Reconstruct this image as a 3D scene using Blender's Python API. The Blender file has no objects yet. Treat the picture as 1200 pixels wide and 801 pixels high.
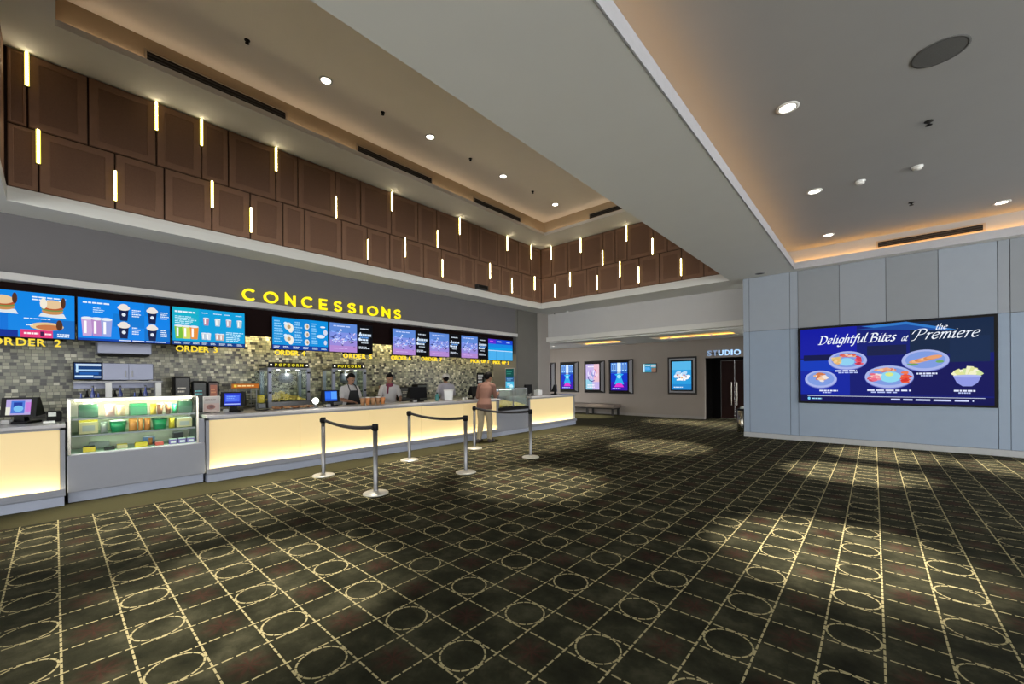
import bpy, bmesh, math, random
from mathutils import Vector, Matrix
PI = math.pi
R = random.Random(7)
SC = bpy.context.scene
COL = SC.collection

# ------------------------------------------------------------------ camera, world, exposure
YAW = math.radians(41.66)
ROLL = math.radians(-0.4415)
cam_d = bpy.data.cameras.new('camera')
cam = bpy.data.objects.new('camera', cam_d)
COL.objects.link(cam)
cam_d.sensor_width = 36.0
cam_d.lens = 476.7 * 36.0 / 1200.0
cam_d.shift_y = 44.1 / 1200.0
cam_d.clip_start = 0.05
cam.matrix_world = Matrix.Translation((0, 0, 1.5)) @ Matrix.Rotation(YAW, 4, 'Z') @ Matrix.Rotation(PI/2, 4, 'X') @ Matrix.Rotation(ROLL, 4, 'Z')
SC.camera = cam

AMBIENT = 5.6            # strong even fill light, standing in for the rest of the lobby behind the camera
DOWN_RIGHT = 3300.0        # watts of each downlight in the right ceiling tray
DOWN_LEFT = 4300.0         # in the tall left tray
DOWN_HALL = 600.0          # in the low corridor

world = bpy.data.worlds.new('world')
SC.world = world
world.use_nodes = True
wb = world.node_tree.nodes['Background']
wb.inputs[0].default_value = (0.97, 0.97, 0.93, 1)
wb.inputs[1].default_value = AMBIENT
vs = SC.view_settings
SC.display_settings.display_device = 'sRGB'
vs.view_transform = 'Standard'
vs.look = 'None'
vs.exposure = 0.0
vs.gamma = 1.0
vs.use_curve_mapping = False
SC.cycles.max_bounces = 8
SC.cycles.diffuse_bounces = 5
SC.cycles.glossy_bounces = 3
SC.cycles.transparent_max_bounces = 12
SC.cycles.sample_clamp_indirect = 4.0
SC.cycles.use_denoising = True

# ------------------------------------------------------------------ helpers: materials
def lin(c):
    if isinstance(c, str):
        c = c.lstrip('#')
        c = [int(c[i:i+2], 16)/255 for i in (0, 2, 4)]
        c = [x/12.92 if x <= 0.04045 else ((x+0.055)/1.055)**2.4 for x in c]
    return (c[0], c[1], c[2], 1.0)

MATS = {}
class Graph:
    def __init__(self, name):
        self.m = bpy.data.materials.new(name)
        self.m.use_nodes = True
        self.t = self.m.node_tree
        self.bsdf = self.t.nodes['Principled BSDF']
        self.out = self.t.nodes['Material Output']
    def n(self, kind, **kw):
        nd = self.t.nodes.new(kind)
        for k, v in kw.items():
            setattr(nd, k, v)
        return nd
    def put(self, sock, v):
        if hasattr(v, 'is_output'):
            self.t.links.new(v, sock)
        else:
            sock.default_value = v
    def f(self, op, a, b=None, c=None):
        nd = self.n('ShaderNodeMath', operation=op)
        self.put(nd.inputs[0], a)
        if b is not None: self.put(nd.inputs[1], b)
        if c is not None: self.put(nd.inputs[2], c)
        return nd.outputs[0]
    def mix(self, fac, a, b):
        nd = self.n('ShaderNodeMix', data_type='RGBA')
        self.put(nd.inputs[0], fac); self.put(nd.inputs[6], a); self.put(nd.inputs[7], b)
        return nd.outputs[2]
    def xyz(self):
        tc = self.n('ShaderNodeTexCoord')
        s = self.n('ShaderNodeSeparateXYZ')
        self.t.links.new(tc.outputs['Object'], s.inputs[0])
        return tc.outputs['Object'], s.outputs[0], s.outputs[1], s.outputs[2]
    def noise(self, vec, scale, detail=3.0, rough=0.55):
        nd = self.n('ShaderNodeTexNoise')
        self.put(nd.inputs['Vector'], vec)
        nd.inputs['Scale'].default_value = scale
        nd.inputs['Detail'].default_value = detail
        nd.inputs['Roughness'].default_value = rough
        return nd.outputs[0]
    def ramp(self, fac, stops, mode='LINEAR'):
        nd = self.n('ShaderNodeValToRGB')
        self.put(nd.inputs[0], fac)
        cr = nd.color_ramp
        cr.interpolation = mode
        while len(cr.elements) < len(stops): cr.elements.new(0.5)
        for e, (p, c) in zip(cr.elements, stops):
            e.position = p; e.color = lin(c)
        return nd.outputs[0]

def pm(name, col, rough=0.6, metal=0.0, var=0.08, scale=14.0, bump=0.0, coat=0.0, spec=0.3):
    """plain procedural material: slight mottling in colour, optional fine relief"""
    if name in MATS: return MATS[name]
    g = Graph(name)
    vec, x, y, z = g.xyz()
    nz = g.noise(vec, scale)
    c = lin(col)
    lo = [v*(1-var) for v in c[:3]] + [1]
    hi = [min(1, v*(1+var)) for v in c[:3]] + [1]
    g.put(g.bsdf.inputs['Base Color'], g.mix(nz, lo, hi))
    g.bsdf.inputs['Roughness'].default_value = rough
    g.bsdf.inputs['Metallic'].default_value = metal
    g.bsdf.inputs['Specular IOR Level'].default_value = spec
    if coat: g.bsdf.inputs['Coat Weight'].default_value = coat
    if bump:
        b = g.n('ShaderNodeBump')
        b.inputs['Strength'].default_value = bump
        b.inputs['Distance'].default_value = 0.01
        g.put(b.inputs['Height'], g.noise(vec, scale*6))
        g.t.links.new(b.outputs[0], g.bsdf.inputs['Normal'])
    MATS[name] = g.m
    return g.m

def em(name, col, strength, base='#222222'):
    if name in MATS: return MATS[name]
    g = Graph(name)
    g.bsdf.inputs['Base Color'].default_value = lin(base)
    g.bsdf.inputs['Emission Color'].default_value = lin(col)
    g.bsdf.inputs['Emission Strength'].default_value = strength
    MATS[name] = g.m
    return g.m

def glass_mat(name, tint='#f4faf8', refl=0.10):
    if name in MATS: return MATS[name]
    g = Graph(name)
    g.t.nodes.remove(g.bsdf)
    tr = g.n('ShaderNodeBsdfTransparent'); tr.inputs[0].default_value = lin(tint)
    gl = g.n('ShaderNodeBsdfGlossy'); gl.inputs['Roughness'].default_value = 0.03
    lw = g.n('ShaderNodeLayerWeight'); lw.inputs[0].default_value = 0.5
    mx = g.n('ShaderNodeMixShader')
    g.put(mx.inputs[0], g.f('ADD', g.f('MULTIPLY', g.f('POWER', lw.outputs['Facing'], 5.0), 0.5), refl*0.12))
    g.t.links.new(tr.outputs[0], mx.inputs[1]); g.t.links.new(gl.outputs[0], mx.inputs[2])
    g.t.links.new(mx.outputs[0], g.out.inputs[0])
    MATS[name] = g.m
    return g.m

def screen_mat(name, strength):
    """lit display: shows the colours stored on the picture's faces, under a glossy sheet"""
    g = Graph(name)
    at = g.n('ShaderNodeVertexColor'); at.layer_name = 'Col'
    g.bsdf.inputs['Base Color'].default_value = (0.005, 0.005, 0.006, 1)
    g.bsdf.inputs['Roughness'].default_value = 0.12
    g.bsdf.inputs['Specular IOR Level'].default_value = 0.015
    g.t.links.new(at.outputs[0], g.bsdf.inputs['Emission Color'])
    g.bsdf.inputs['Emission Strength'].default_value = strength
    MATS[name] = g.m
    return g.m

def print_mat(name):
    """printed card or packaging: colours stored on the faces, lit like any paper"""
    g = Graph(name)
    at = g.n('ShaderNodeVertexColor'); at.layer_name = 'Col'
    vec, x, y, z = g.xyz()
    g.put(g.bsdf.inputs['Base Color'], g.mix(g.f('MULTIPLY', g.noise(vec, 60), 0.12), at.outputs[0], (0.5, 0.5, 0.5, 1)))
    g.bsdf.inputs['Roughness'].default_value = 0.4
    MATS[name] = g.m
    return g.m

# ------------------------------------------------------------------ helpers: meshes
class MB:
    def __init__(self):
        self.v = []; self.f = []; self.mi = []; self.sm = []
    def add(self, vs, fs, mat=0, smooth=False):
        o = len(self.v)
        self.v += [tuple(p) for p in vs]
        for q in fs:
            self.f.append([i+o for i in q]); self.mi.append(mat); self.sm.append(smooth)
        return self
    def box(self, x0, x1, y0, y1, z0, z1, mat=0, ch=0.0):
        if x0 > x1: x0, x1 = x1, x0
        if y0 > y1: y0, y1 = y1, y0
        if z0 > z1: z0, z1 = z1, z0
        if ch <= 0:
            vs = [(x, y, z) for z in (z0, z1) for y in (y0, y1) for x in (x0, x1)]
            return self.add(vs, [(0, 2, 3, 1), (4, 5, 7, 6), (0, 1, 5, 4), (2, 6, 7, 3), (0, 4, 6, 2), (1, 3, 7, 5)], mat)
        bm = bmesh.new()
        bmesh.ops.create_cube(bm, size=1.0)
        for v in bm.verts:
            v.co = Vector(((x0+x1)/2 + v.co.x*(x1-x0), (y0+y1)/2 + v.co.y*(y1-y0), (z0+z1)/2 + v.co.z*(z1-z0)))
        ch = min(ch, 0.45*min(x1-x0, y1-y0, z1-z0))
        bmesh.ops.bevel(bm, geom=bm.edges[:], offset=ch, segments=2, affect='EDGES', profile=0.5)
        self.take(bm, mat)
        return self
    def take(self, bm, mat=0, smooth=False, mtx=None):
        bm.verts.index_update()
        vs = [(mtx @ v.co) if mtx else v.co.copy() for v in bm.verts]
        self.add(vs, [[v.index for v in f.verts] for f in bm.faces], mat, smooth)
        bm.free()
    def cyl(self, p0, p1, r0, r1=None, n=16, mat=0, cap=True, smooth=True):
        r1 = r0 if r1 is None else r1
        p0 = Vector(p0); p1 = Vector(p1)
        d = (p1-p0).normalized()
        a = d.orthogonal().normalized(); b = d.cross(a)
        vs = []
        for p, r in ((p0, r0), (p1, r1)):
            for i in range(n):
                t = 2*PI*i/n
                vs.append(p + (a*math.cos(t) + b*math.sin(t))*r)
        self.add(vs, [(i, (i+1) % n, n+(i+1) % n, n+i) for i in range(n)], mat, smooth)
        if cap:
            self.add(vs[:n], [list(range(n))[::-1]], mat); self.add(vs[n:], [list(range(n))], mat)
        return self
    def lathe(self, prof, c=(0, 0, 0), n=24, mat=0, smooth=True):
        vs = []
        for r, z in prof:
            for i in range(n):
                t = 2*PI*i/n
                vs.append((c[0]+r*math.cos(t), c[1]+r*math.sin(t), c[2]+z))
        fs = []
        for k in range(len(prof)-1):
            for i in range(n):
                j = (i+1) % n
                fs.append((k*n+i, k*n+j, (k+1)*n+j, (k+1)*n+i))
        return self.add(vs, fs, mat, smooth)
    def tube(self, pts, r, n=8, mat=0):
        pts = [Vector(p) for p in pts]
        rings = []
        for i, p in enumerate(pts):
            d = (pts[min(i+1, len(pts)-1)] - pts[max(i-1, 0)]).normalized()
            up = Vector((0, 0, 1)) if abs(d.z) < 0.95 else Vector((1, 0, 0))
            a = d.cross(up).normalized(); b = a.cross(d)
            rings.append([p + (a*math.cos(2*PI*k/n) + b*math.sin(2*PI*k/n))*r for k in range(n)])
        vs = [q for g in rings for q in g]
        fs = [(i*n+k, i*n+(k+1) % n, (i+1)*n+(k+1) % n, (i+1)*n+k) for i in range(len(rings)-1) for k in range(n)]
        self.add(vs, fs, mat, True)
        self.add(rings[0], [list(range(n))[::-1]], mat); self.add(rings[-1], [list(range(n))], mat)
        return self
    def ball(self, c, rx, ry=None, rz=None, mat=0, seg=14, rings=9, fn=None):
        ry = ry or rx; rz = rz or rx
        vs = []; fs = []
        for i in range(rings+1):
            ph = PI*i/rings
            for k in range(seg):
                t = 2*PI*k/seg
                p = Vector((math.sin(ph)*math.cos(t), math.sin(ph)*math.sin(t), math.cos(ph)))
                if fn: p = fn(p)
                vs.append((c[0]+p.x*rx, c[1]+p.y*ry, c[2]+p.z*rz))
        for i in range(rings):
            for k in range(seg):
                fs.append((i*seg+k, (i+1)*seg+k, (i+1)*seg+(k+1) % seg, i*seg+(k+1) % seg))
        return self.add(vs, fs, mat, True)
    def prism(self, poly, org, U, V, depth, mat=0, side=None):
        """polygon in a plane (org + u*U + v*V), extruded backwards against U x V"""
        U = Vector(U); V = Vector(V); N = U.cross(V).normalized(); org = Vector(org)
        k = len(poly)
        fr = [org + U*u + V*v for u, v in poly]
        bk = [p - N*depth for p in fr]
        side = mat if side is None else side
        self.add(fr, [list(range(k))], mat)
        self.add(bk, [list(range(k))[::-1]], side)
        self.add(fr+bk, [(i, k+i, k+(i+1) % k, (i+1) % k) for i in range(k)], side)
        return self
    def build(self, name, mats, parent=None, world=True, kind=None):
        me = bpy.data.meshes.new(name)
        off = Vector((0, 0, 0))
        if parent is not None and world:
            p = parent
            while p is not None:
                off = off + p.location; p = p.parent
        me.from_pydata([tuple(Vector(v) - off) for v in self.v], [], self.f)
        if not isinstance(mats, (list, tuple)): mats = [mats]
        for m in mats: me.materials.append(m)
        me.polygons.foreach_set('material_index', self.mi)
        me.polygons.foreach_set('use_smooth', self.sm)
        me.update()
        o = bpy.data.objects.new(name, me)
        COL.objects.link(o)
        if parent is not None: o.parent = parent
        if kind: o['kind'] = kind
        return o

def tag(o, label, cat, group=None):
    o['label'] = label; o['category'] = cat
    if group: o['group'] = group
    return o
def thing(name, label, cat, loc=(0, 0, 0), rz=0.0, group=None):
    o = bpy.data.objects.new(name, None)
    COL.objects.link(o)
    o.empty_display_size = 0.1
    o.location = loc; o.rotation_euler = (0, 0, rz)
    return tag(o, label, cat, group)
def struct(name, mb, mats, parent=None):
    o = mb.build(name, mats, parent)
    if parent is None: o['kind'] = 'structure'
    return o
def copy_tree(o, parent=None):
    c = o.copy(); COL.objects.link(c)
    if parent is not None: c.parent = parent
    for ch in list(o.children): copy_tree(ch, c)
    return c
def copy_part(o, loc, parent):
    c = o.copy(); COL.objects.link(c); c.parent = parent; c.location = loc
    return c

ORD = ['first', 'second', 'third', 'fourth', 'fifth', 'sixth', 'seventh', 'eighth', 'ninth', 'tenth', 'eleventh', 'twelfth']

# ------------------------------------------------------------------ helpers: letters and pictures
_glyph = {}
def glyph(ch):
    """filled outline of one character of Blender's built-in face: verts (x, y), faces, width; cap height 1"""
    if ch in _glyph: return _glyph[ch]
    cu = bpy.data.curves.new('letter_source', 'FONT')
    cu.body = ch; cu.resolution_u = 3; cu.offset = .018
    ob = bpy.data.objects.new('letter_source', cu)
    COL.objects.link(ob)
    dg = bpy.context.evaluated_depsgraph_get()
    me = bpy.data.meshes.new_from_object(ob.evaluated_get(dg))
    vs = [(v.co.x, v.co.y) for v in me.vertices]
    fs = [list(p.vertices) for p in me.polygons]
    bpy.data.objects.remove(ob); bpy.data.curves.remove(cu); bpy.data.meshes.remove(me)
    H = 0.729
    vs = [(x/H, y/H) for x, y in vs]
    x0 = min(v[0] for v in vs); x1 = max(v[0] for v in vs)
    _glyph[ch] = ([(x-x0, y) for x, y in vs], fs, x1-x0)
    return _glyph[ch]

def letter_mb(ch, org, U, V, h, depth, bold=0.0, wscale=1.0):
    """one solid letter standing at org, cap height h"""
    vs, fs, w = glyph(ch)
    U = Vector(U); V = Vector(V); N = U.cross(V).normalized()
    mb = MB()
    fr = [Vector(org) + U*(x*h*wscale) + V*(y*h) for x, y in vs]
    bk = [p - N*depth for p in fr]
    mb.add(fr, fs); mb.add(bk, [f[::-1] for f in fs])
    cnt = {}
    for f in fs:
        for i in range(len(f)):
            a, b = f[i], f[(i+1) % len(f)]
            cnt[(a, b)] = cnt.get((a, b), 0) + 1
    for (a, b) in cnt:
        if (b, a) not in cnt:
            mb.add([fr[a], fr[b], bk[b], bk[a]], [(3, 2, 1, 0)])
    return mb, w*h*wscale

def letters(parent, text, org, U, V, h, depth, mat, gap=0.18, wscale=1.0, total=None):
    """a row of solid letters, each a part of its sign"""
    ws = [0.45 if c == ' ' else glyph(c)[2]*wscale for c in text]
    if total:
        gap = (total/h - sum(ws))/max(1, len(text)-1)
    x = 0.0
    for c, w in zip(text, ws):
        if c != ' ':
            mb, _ = letter_mb(c, Vector(org)+Vector(U)*(x*h), U, V, h, depth, wscale=wscale)
            mb.build('letter', mat, parent)
        x += w + gap
    return x*h

def catmull(pts, k=6):
    if len(pts) == 2:
        return [(pts[0][0]+(pts[1][0]-pts[0][0])*i/3, pts[0][1]+(pts[1][1]-pts[0][1])*i/3) for i in range(4)]
    P = [pts[0]] + list(pts) + [pts[-1]]
    out = []
    for i in range(1, len(P)-2):
        p0, p1, p2, p3 = P[i-1], P[i], P[i+1], P[i+2]
        for j in range(k):
            t = j/k
            out.append(tuple(0.5*((2*p1[d]) + (-p0[d]+p2[d])*t + (2*p0[d]-5*p1[d]+4*p2[d]-p3[d])*t*t + (-p0[d]+3*p1[d]-3*p2[d]+p3[d])*t**3) for d in (0, 1)))
    out.append(tuple(pts[-1]))
    return out

def ribbon(path, w, closed=False):
    """left and right edge points of a stroke of even width"""
    n = len(path); L = []; Rr = []
    for i, p in enumerate(path):
        a = path[(i-1) % n] if closed or i > 0 else p
        b = path[(i+1) % n] if closed or i < n-1 else p
        d = Vector((b[0]-a[0], b[1]-a[1]))
        k = 1.0
        if (closed or 0 < i < n-1):
            d1 = Vector((p[0]-a[0], p[1]-a[1])).normalized(); d2 = Vector((b[0]-p[0], b[1]-p[1])).normalized()
            d = d1 + d2
            k = 1/max(0.35, math.sqrt(max(0, (1+d1.dot(d2))/2)))
        d.normalize()
        nx, ny = -d.y*w/2*k, d.x*w/2*k
        L.append((p[0]+nx, p[1]+ny)); Rr.append((p[0]-nx, p[1]-ny))
    return L, Rr

class Pic:
    """flat picture on a display, poster or card: coloured shapes stacked in order"""
    def __init__(self, org, U, V, step=0.00012):
        self.o = Vector(org); self.U = Vector(U); self.V = Vector(V)
        self.N = self.U.cross(self.V).normalized()
        self.k = 0; self.step = step
        self.v = []; self.f = []; self.c = []
    def poly(self, pts, col, fs=None, same=False):
        if not same: self.k += 1
        o = len(self.v)
        self.v += [self.o + self.U*u + self.V*v + self.N*(self.step*self.k) for u, v in pts]
        fs = fs or [list(range(len(pts)))]
        for q in fs:
            self.f.append([i+o for i in q]); self.c.append(lin(col))
    def rect(self, u0, v0, u1, v1, col, same=False):
        self.poly([(u0, v0), (u1, v0), (u1, v1), (u0, v1)], col, same=same)
    def oval(self, u, v, ru, rv, col, n=20, rot=0.0):
        pts = []
        for i in range(n):
            t = 2*PI*i/n
            x, y = ru*math.cos(t), rv*math.sin(t)
            pts.append((u + x*math.cos(rot) - y*math.sin(rot), v + x*math.sin(rot) + y*math.cos(rot)))
        self.poly(pts, col)
    def line(self, pts, w, col, asp=1.0):
        L, Q = ribbon([(p[0]*asp, p[1]) for p in pts], w)
        L = [(x/asp, y) for x, y in L]; Q = [(x/asp, y) for x, y in Q]
        n = len(L)
        self.poly(L+Q, col, [(n+i, n+i+1, i+1, i) for i in range(n-1)])
    def bars(self, u0, v0, u1, v1, rows, col, rnd, gap=0.5):
        """rows of small text too far away to read"""
        h = (v1-v0)/rows
        self.k += 1
        for i in range(rows):
            v = v1 - h*(i+1)
            u = u0; end = u0 + (u1-u0)*rnd.uniform(0.6, 1.0)
            while u < end:
                w = (u1-u0)*rnd.uniform(0.08, 0.24)
                self.rect(u, v+h*gap*0.5, min(u+w, end), v+h*(1-gap*0.5), col, same=True)
                u += w + (u1-u0)*0.035
    def text(self, s, u, v, h, col, asp=1.0, gap=0.16, wscale=1.0, total=None, shear=0.0):
        """asp = width of the picture / height of the picture"""
        ws = [0.4 if c == ' ' else glyph(c)[2]*wscale for c in s]
        if total: gap = (total*asp/h - sum(ws))/max(1, len(s)-1)
        x = 0.0; self.k += 1
        for c, w in zip(s, ws):
            if c != ' ':
                vs, fs, _ = glyph(c)
                self.poly([(u + (x+a*wscale+b*shear)*h/asp, v + b*h) for a, b in vs], col, fs, same=True)
            x += w + gap
    def script(self, s, u, v, h, col, asp=1.0, shear=0.28, nib=0.11, ang=0.6, width=None):
        """broad-nib italic lettering"""
        x = 0.0; self.k += 1
        tot = sum(.22 if c == ' ' else PEN[c][0] for c in s)
        xs = 1.0 if width is None else width*asp/h/tot
        for ch in s:
            if ch == ' ': x += 0.22; continue
            adv, strokes = PEN[ch]
            for st in strokes:
                pts = catmull(st)
                for sgn in (0, 1):
                    nx, ny = (nib/2*math.cos(ang), nib/2*math.sin(ang)) if sgn == 0 else (0.018, -0.018)
                    A = [(p[0]+nx, p[1]+ny) for p in pts]; B = [(p[0]-nx, p[1]-ny) for p in pts]
                    n = len(A)
                    allp = [(u + ((x+a)*xs+b*shear)*h/asp, v + b*h) for a, b in A+B]
                    self.poly(allp, col, [(n+i, n+i+1, i+1, i) for i in range(n-1)], same=True)
            x += adv
        return x*h/asp
    def build(self, name, mat, parent, world=True):
        mb = MB(); mb.v = [tuple(p) for p in self.v]; mb.f = self.f
        mb.mi = [0]*len(self.f); mb.sm = [False]*len(self.f)
        o = mb.build(name, mat, parent, world)
        at = o.data.color_attributes.new('Col', 'FLOAT_COLOR', 'CORNER')
        i = 0
        for p, c in zip(o.data.polygons, self.c):
            for _ in p.loop_indices:
                at.data[i].color = c; i += 1
        return o

PEN = {
 'D': (.70, [[(.14, .72), (.14, 0)], [(.02, .71), (.3, .73), (.56, .58), (.6, .34), (.48, .08), (.26, 0), (0, .01)]]),
 'e': (.42, [[(.06, .27), (.2, .28), (.34, .36), (.3, .47), (.18, .48), (.06, .34), (.07, .12), (.2, .01), (.36, .12)]]),
 'l': (.25, [[(.14, .8), (.1, .4), (.09, .1), (.16, .01), (.24, .09)]]),
 'i': (.25, [[(.02, .4), (.12, .48), (.1, .2), (.12, .03), (.2, .04), (.25, .12)], [(.13, .65), (.15, .67)]]),
 'g': (.44, [[(.36, .42), (.22, .49), (.07, .36), (.08, .1), (.2, .03), (.33, .2), (.38, .46), (.34, .1), (.3, -.16), (.16, -.26), (.02, -.16)]]),
 'h': (.46, [[(.12, .8), (.09, .4), (.08, 0)], [(.09, .28), (.2, .45), (.32, .46), (.34, .3), (.31, .1), (.34, .02), (.42, .1)]]),
 't': (.28, [[(.16, .66), (.11, .3), (.11, .06), (.19, .01), (.27, .1)], [(0, .46), (.28, .48)]]),
 'f': (.30, [[(.34, .7), (.26, .77), (.18, .66), (.14, .3), (.1, -.1), (.04, -.24), (-.04, -.2)], [(0, .46), (.3, .48)]]),
 'u': (.48, [[(.02, .4), (.1, .48), (.08, .2), (.12, .03), (.24, .06), (.36, .3)], [(.4, .48), (.36, .2), (.38, .04), (.46, .1)]]),
 'B': (.62, [[(.14, .72), (.14, 0)], [(0, .71), (.3, .73), (.48, .62), (.42, .44), (.14, .39)], [(.2, .39), (.48, .34), (.54, .18), (.42, .03), (.2, 0), (0, .01)]]),
 's': (.34, [[(.28, .42), (.2, .48), (.1, .44), (.11, .32), (.24, .2), (.24, .06), (.12, 0), (.02, .07)]]),
 'a': (.46, [[(.34, .44), (.2, .49), (.06, .34), (.08, .06), (.2, .04), (.32, .22), (.37, .47)], [(.37, .47), (.34, .15), (.37, .03), (.45, .1)]]),
 'P': (.62, [[(.2, .74), (.16, .3), (.08, 0), (-.06, -.06)], [(-.18, .45), (-.1, .68), (.16, .8), (.42, .78), (.55, .62), (.44, .42), (.2, .36)]]),
 'r': (.33, [[(.02, .4), (.11, .48), (.1, .2), (.08, 0)], [(.1, .28), (.2, .45), (.3, .45)]]),
 'm': (.62, [[(.02, .4), (.11, .48), (.09, .2), (.08, 0)], [(.1, .3), (.2, .46), (.3, .45), (.29, .2), (.28, 0)], [(.3, .3), (.4, .46), (.5, .45), (.5, .2), (.52, .03), (.6, .1)]]),
}

# ------------------------------------------------------------------ materials
def make_carpet():
    g = Graph('patterned_carpet')
    vec, x, y, z = g.xyz()
    P = 0.53; H = 0.1325
    def fold(c, c0):   # signed distance to the nearest circle centre
        t = g.f('SUBTRACT', c, c0 - P/2)
        t = g.f('FLOORED_MODULO', t, P)
        return g.f('SUBTRACT', t, P/2)
    dx = fold(x, -1.157); dy = fold(y, 1.473)
    ax = g.f('ABSOLUTE', dx); ay = g.f('ABSOLUTE', dy)
    def line(a, along, w):
        d = g.f('ABSOLUTE', g.f('SUBTRACT', a, H))
        m = g.f('LESS_THAN', d, w)
        dash = g.f('LESS_THAN', g.f('FLOORED_MODULO', g.f('ADD', along, 0.011), P/8), P/8*0.80)
        return g.f('MULTIPLY', m, dash)
    l1 = line(ax, y, 0.0052); l2 = line(ay, x, 0.0052)
    rr = g.f('SQRT', g.f('ADD', g.f('MULTIPLY', dx, dx), g.f('MULTIPLY', dy, dy)))
    ring = g.f('LESS_THAN', g.f('ABSOLUTE', g.f('SUBTRACT', rr, 0.1235)), 0.0052)
    th = g.f('ARCTAN2', dy, dx)
    rd = g.f('LESS_THAN', g.f('FLOORED_MODULO', th, PI/8), PI/8*0.86)
    ring = g.f('MULTIPLY', ring, rd)
    pat = g.f('MINIMUM', g.f('ADD', g.f('ADD', l1, l2), ring), 1.0)
    inside = g.f('GREATER_THAN', x, -6.69)
    pat = g.f('MULTIPLY', pat, inside)
    # faint red starbursts between the circles
    ex = g.f('SUBTRACT', P/2, ax); ey = g.f('SUBTRACT', P/2, ay)
    er = g.f('SQRT', g.f('ADD', g.f('MULTIPLY', ex, ex), g.f('MULTIPLY', ey, ey)))
    et = g.f('ARCTAN2', ey, ex)
    sp = g.f('POWER', g.f('ABSOLUTE', g.f('COSINE', g.f('MULTIPLY', et, 4.0))), 3.0)
    fall = g.f('MAXIMUM', g.f('SUBTRACT', 1.0, g.f('DIVIDE', er, 0.13)), 0.0)
    star = g.f('MULTIPLY', g.f('MULTIPLY', g.f('ADD', g.f('MULTIPLY', sp, 0.75), 0.25), fall), 1.3)
    star = g.f('MULTIPLY', g.f('MINIMUM', star, 1.0), inside)
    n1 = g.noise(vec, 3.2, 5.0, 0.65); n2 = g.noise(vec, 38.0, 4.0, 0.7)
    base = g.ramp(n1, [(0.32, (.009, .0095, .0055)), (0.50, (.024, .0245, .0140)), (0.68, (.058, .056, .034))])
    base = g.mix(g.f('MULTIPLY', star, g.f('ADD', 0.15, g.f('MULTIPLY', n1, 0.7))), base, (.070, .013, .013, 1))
    base = g.mix(inside, (.056, .053, .026, 1), base)
    base = g.mix(g.f('MULTIPLY', n2, 0.4), base, (.008, .008, .005, 1))
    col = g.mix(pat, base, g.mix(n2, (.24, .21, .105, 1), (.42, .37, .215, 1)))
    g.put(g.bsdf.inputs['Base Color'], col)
    g.bsdf.inputs['Roughness'].default_value = 0.95
    g.bsdf.inputs['Specular IOR Level'].default_value = 0.08
    b = g.n('ShaderNodeBump'); b.inputs['Strength'].default_value = 0.35; b.inputs['Distance'].default_value = 0.004
    g.put(b.inputs['Height'], g.noise(vec, 260.0, 2.0))
    g.t.links.new(b.outputs[0], g.bsdf.inputs['Normal'])
    return g.m

def make_mosaic():
    g = Graph('mosaic_tiles')
    vec, x, y, z = g.xyz()
    th, tw = 0.056, 0.076
    row = g.f('FLOOR', g.f('DIVIDE', z, th))
    wn0 = g.n('ShaderNodeTexWhiteNoise', noise_dimensions='1D'); g.put(wn0.inputs['W'], row)
    yy = g.f('ADD', y, g.f('MULTIPLY', wn0.outputs[0], tw))
    colm = g.f('FLOOR', g.f('DIVIDE', yy, tw))
    cmb = g.n('ShaderNodeCombineXYZ'); g.put(cmb.inputs[0], row); g.put(cmb.inputs[1], colm)
    wn = g.n('ShaderNodeTexWhiteNoise', noise_dimensions='3D'); g.put(wn.inputs['Vector'], cmb.outputs[0])
    c = g.ramp(wn.outputs[0], [(0, (.006, .006, .006)), (.15, (.11, .115, .085)), (.32, (.17, .172, .125)), (.52, (.22, .22, .16)), (.68, (.31, .305, .23)), (.80, (.07, .075, .058)), (.92, (.45, .44, .35))], 'CONSTANT')
    fz = g.f('FLOORED_MODULO', z, th); fy = g.f('FLOORED_MODULO', yy, tw)
    gr = g.f('MAXIMUM', g.f('LESS_THAN', fz, 0.006), g.f('LESS_THAN', fy, 0.006))
    g.put(g.bsdf.inputs['Base Color'], g.mix(gr, c, (.05, .05, .04, 1)))
    g.bsdf.inputs['Roughness'].default_value = 0.3
    b = g.n('ShaderNodeBump'); b.inputs['Strength'].default_value = 0.5; b.inputs['Distance'].default_value = 0.004
    g.put(b.inputs['Height'], g.f('SUBTRACT', 1.0, gr))
    g.t.links.new(b.outputs[0], g.bsdf.inputs['Normal'])
    return g.m

M_CARPET = make_carpet()
M_MOSAIC = make_mosaic()
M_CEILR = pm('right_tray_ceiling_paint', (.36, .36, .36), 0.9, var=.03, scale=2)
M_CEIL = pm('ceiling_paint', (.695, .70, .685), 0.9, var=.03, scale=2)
M_CEILW = pm('tray_ceiling_paint', (.90, .82, .73), 0.9, var=.03, scale=2)
M_WHITE = pm('white_paint', (.68, .67, .65), 0.8, var=.03, scale=3)
M_TAUPE = pm('taupe_wall_paint', (.29, .252, .228), 0.85, var=.05, scale=2)
M_HEAD = pm('header_wall_paint', (.135, .130, .138), 0.85, var=.05, scale=2)
M_BULK = pm('bulkhead_paint', (.52, .515, .52), 0.85, var=.04, scale=2)
M_PIER = pm('pier_panel', (.135, .13, .12), 0.8, var=.06, scale=3)
M_COLM = pm('column_paint', (.31, .285, .27), 0.85, var=.05, scale=3)
M_BLACK = pm('black_panel', (.004, .0035, .0035), 0.7, var=.1, spec=.03)
M_DARKBR = pm('dark_brown_fascia', (.010, .005, .005), 0.7, var=.1, spec=.04)
M_BROWN = pm('brown_acoustic_panel', (.24, .135, .088), 0.72, var=.12, scale=9, bump=.15)
M_BROWN2 = pm('perforated_panel_field', (.19, .105, .070), 0.8, var=.16, scale=60, bump=.3)
M_BROWNGAP = pm('panel_backing', (.028, .013, .009), 0.9)
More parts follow.
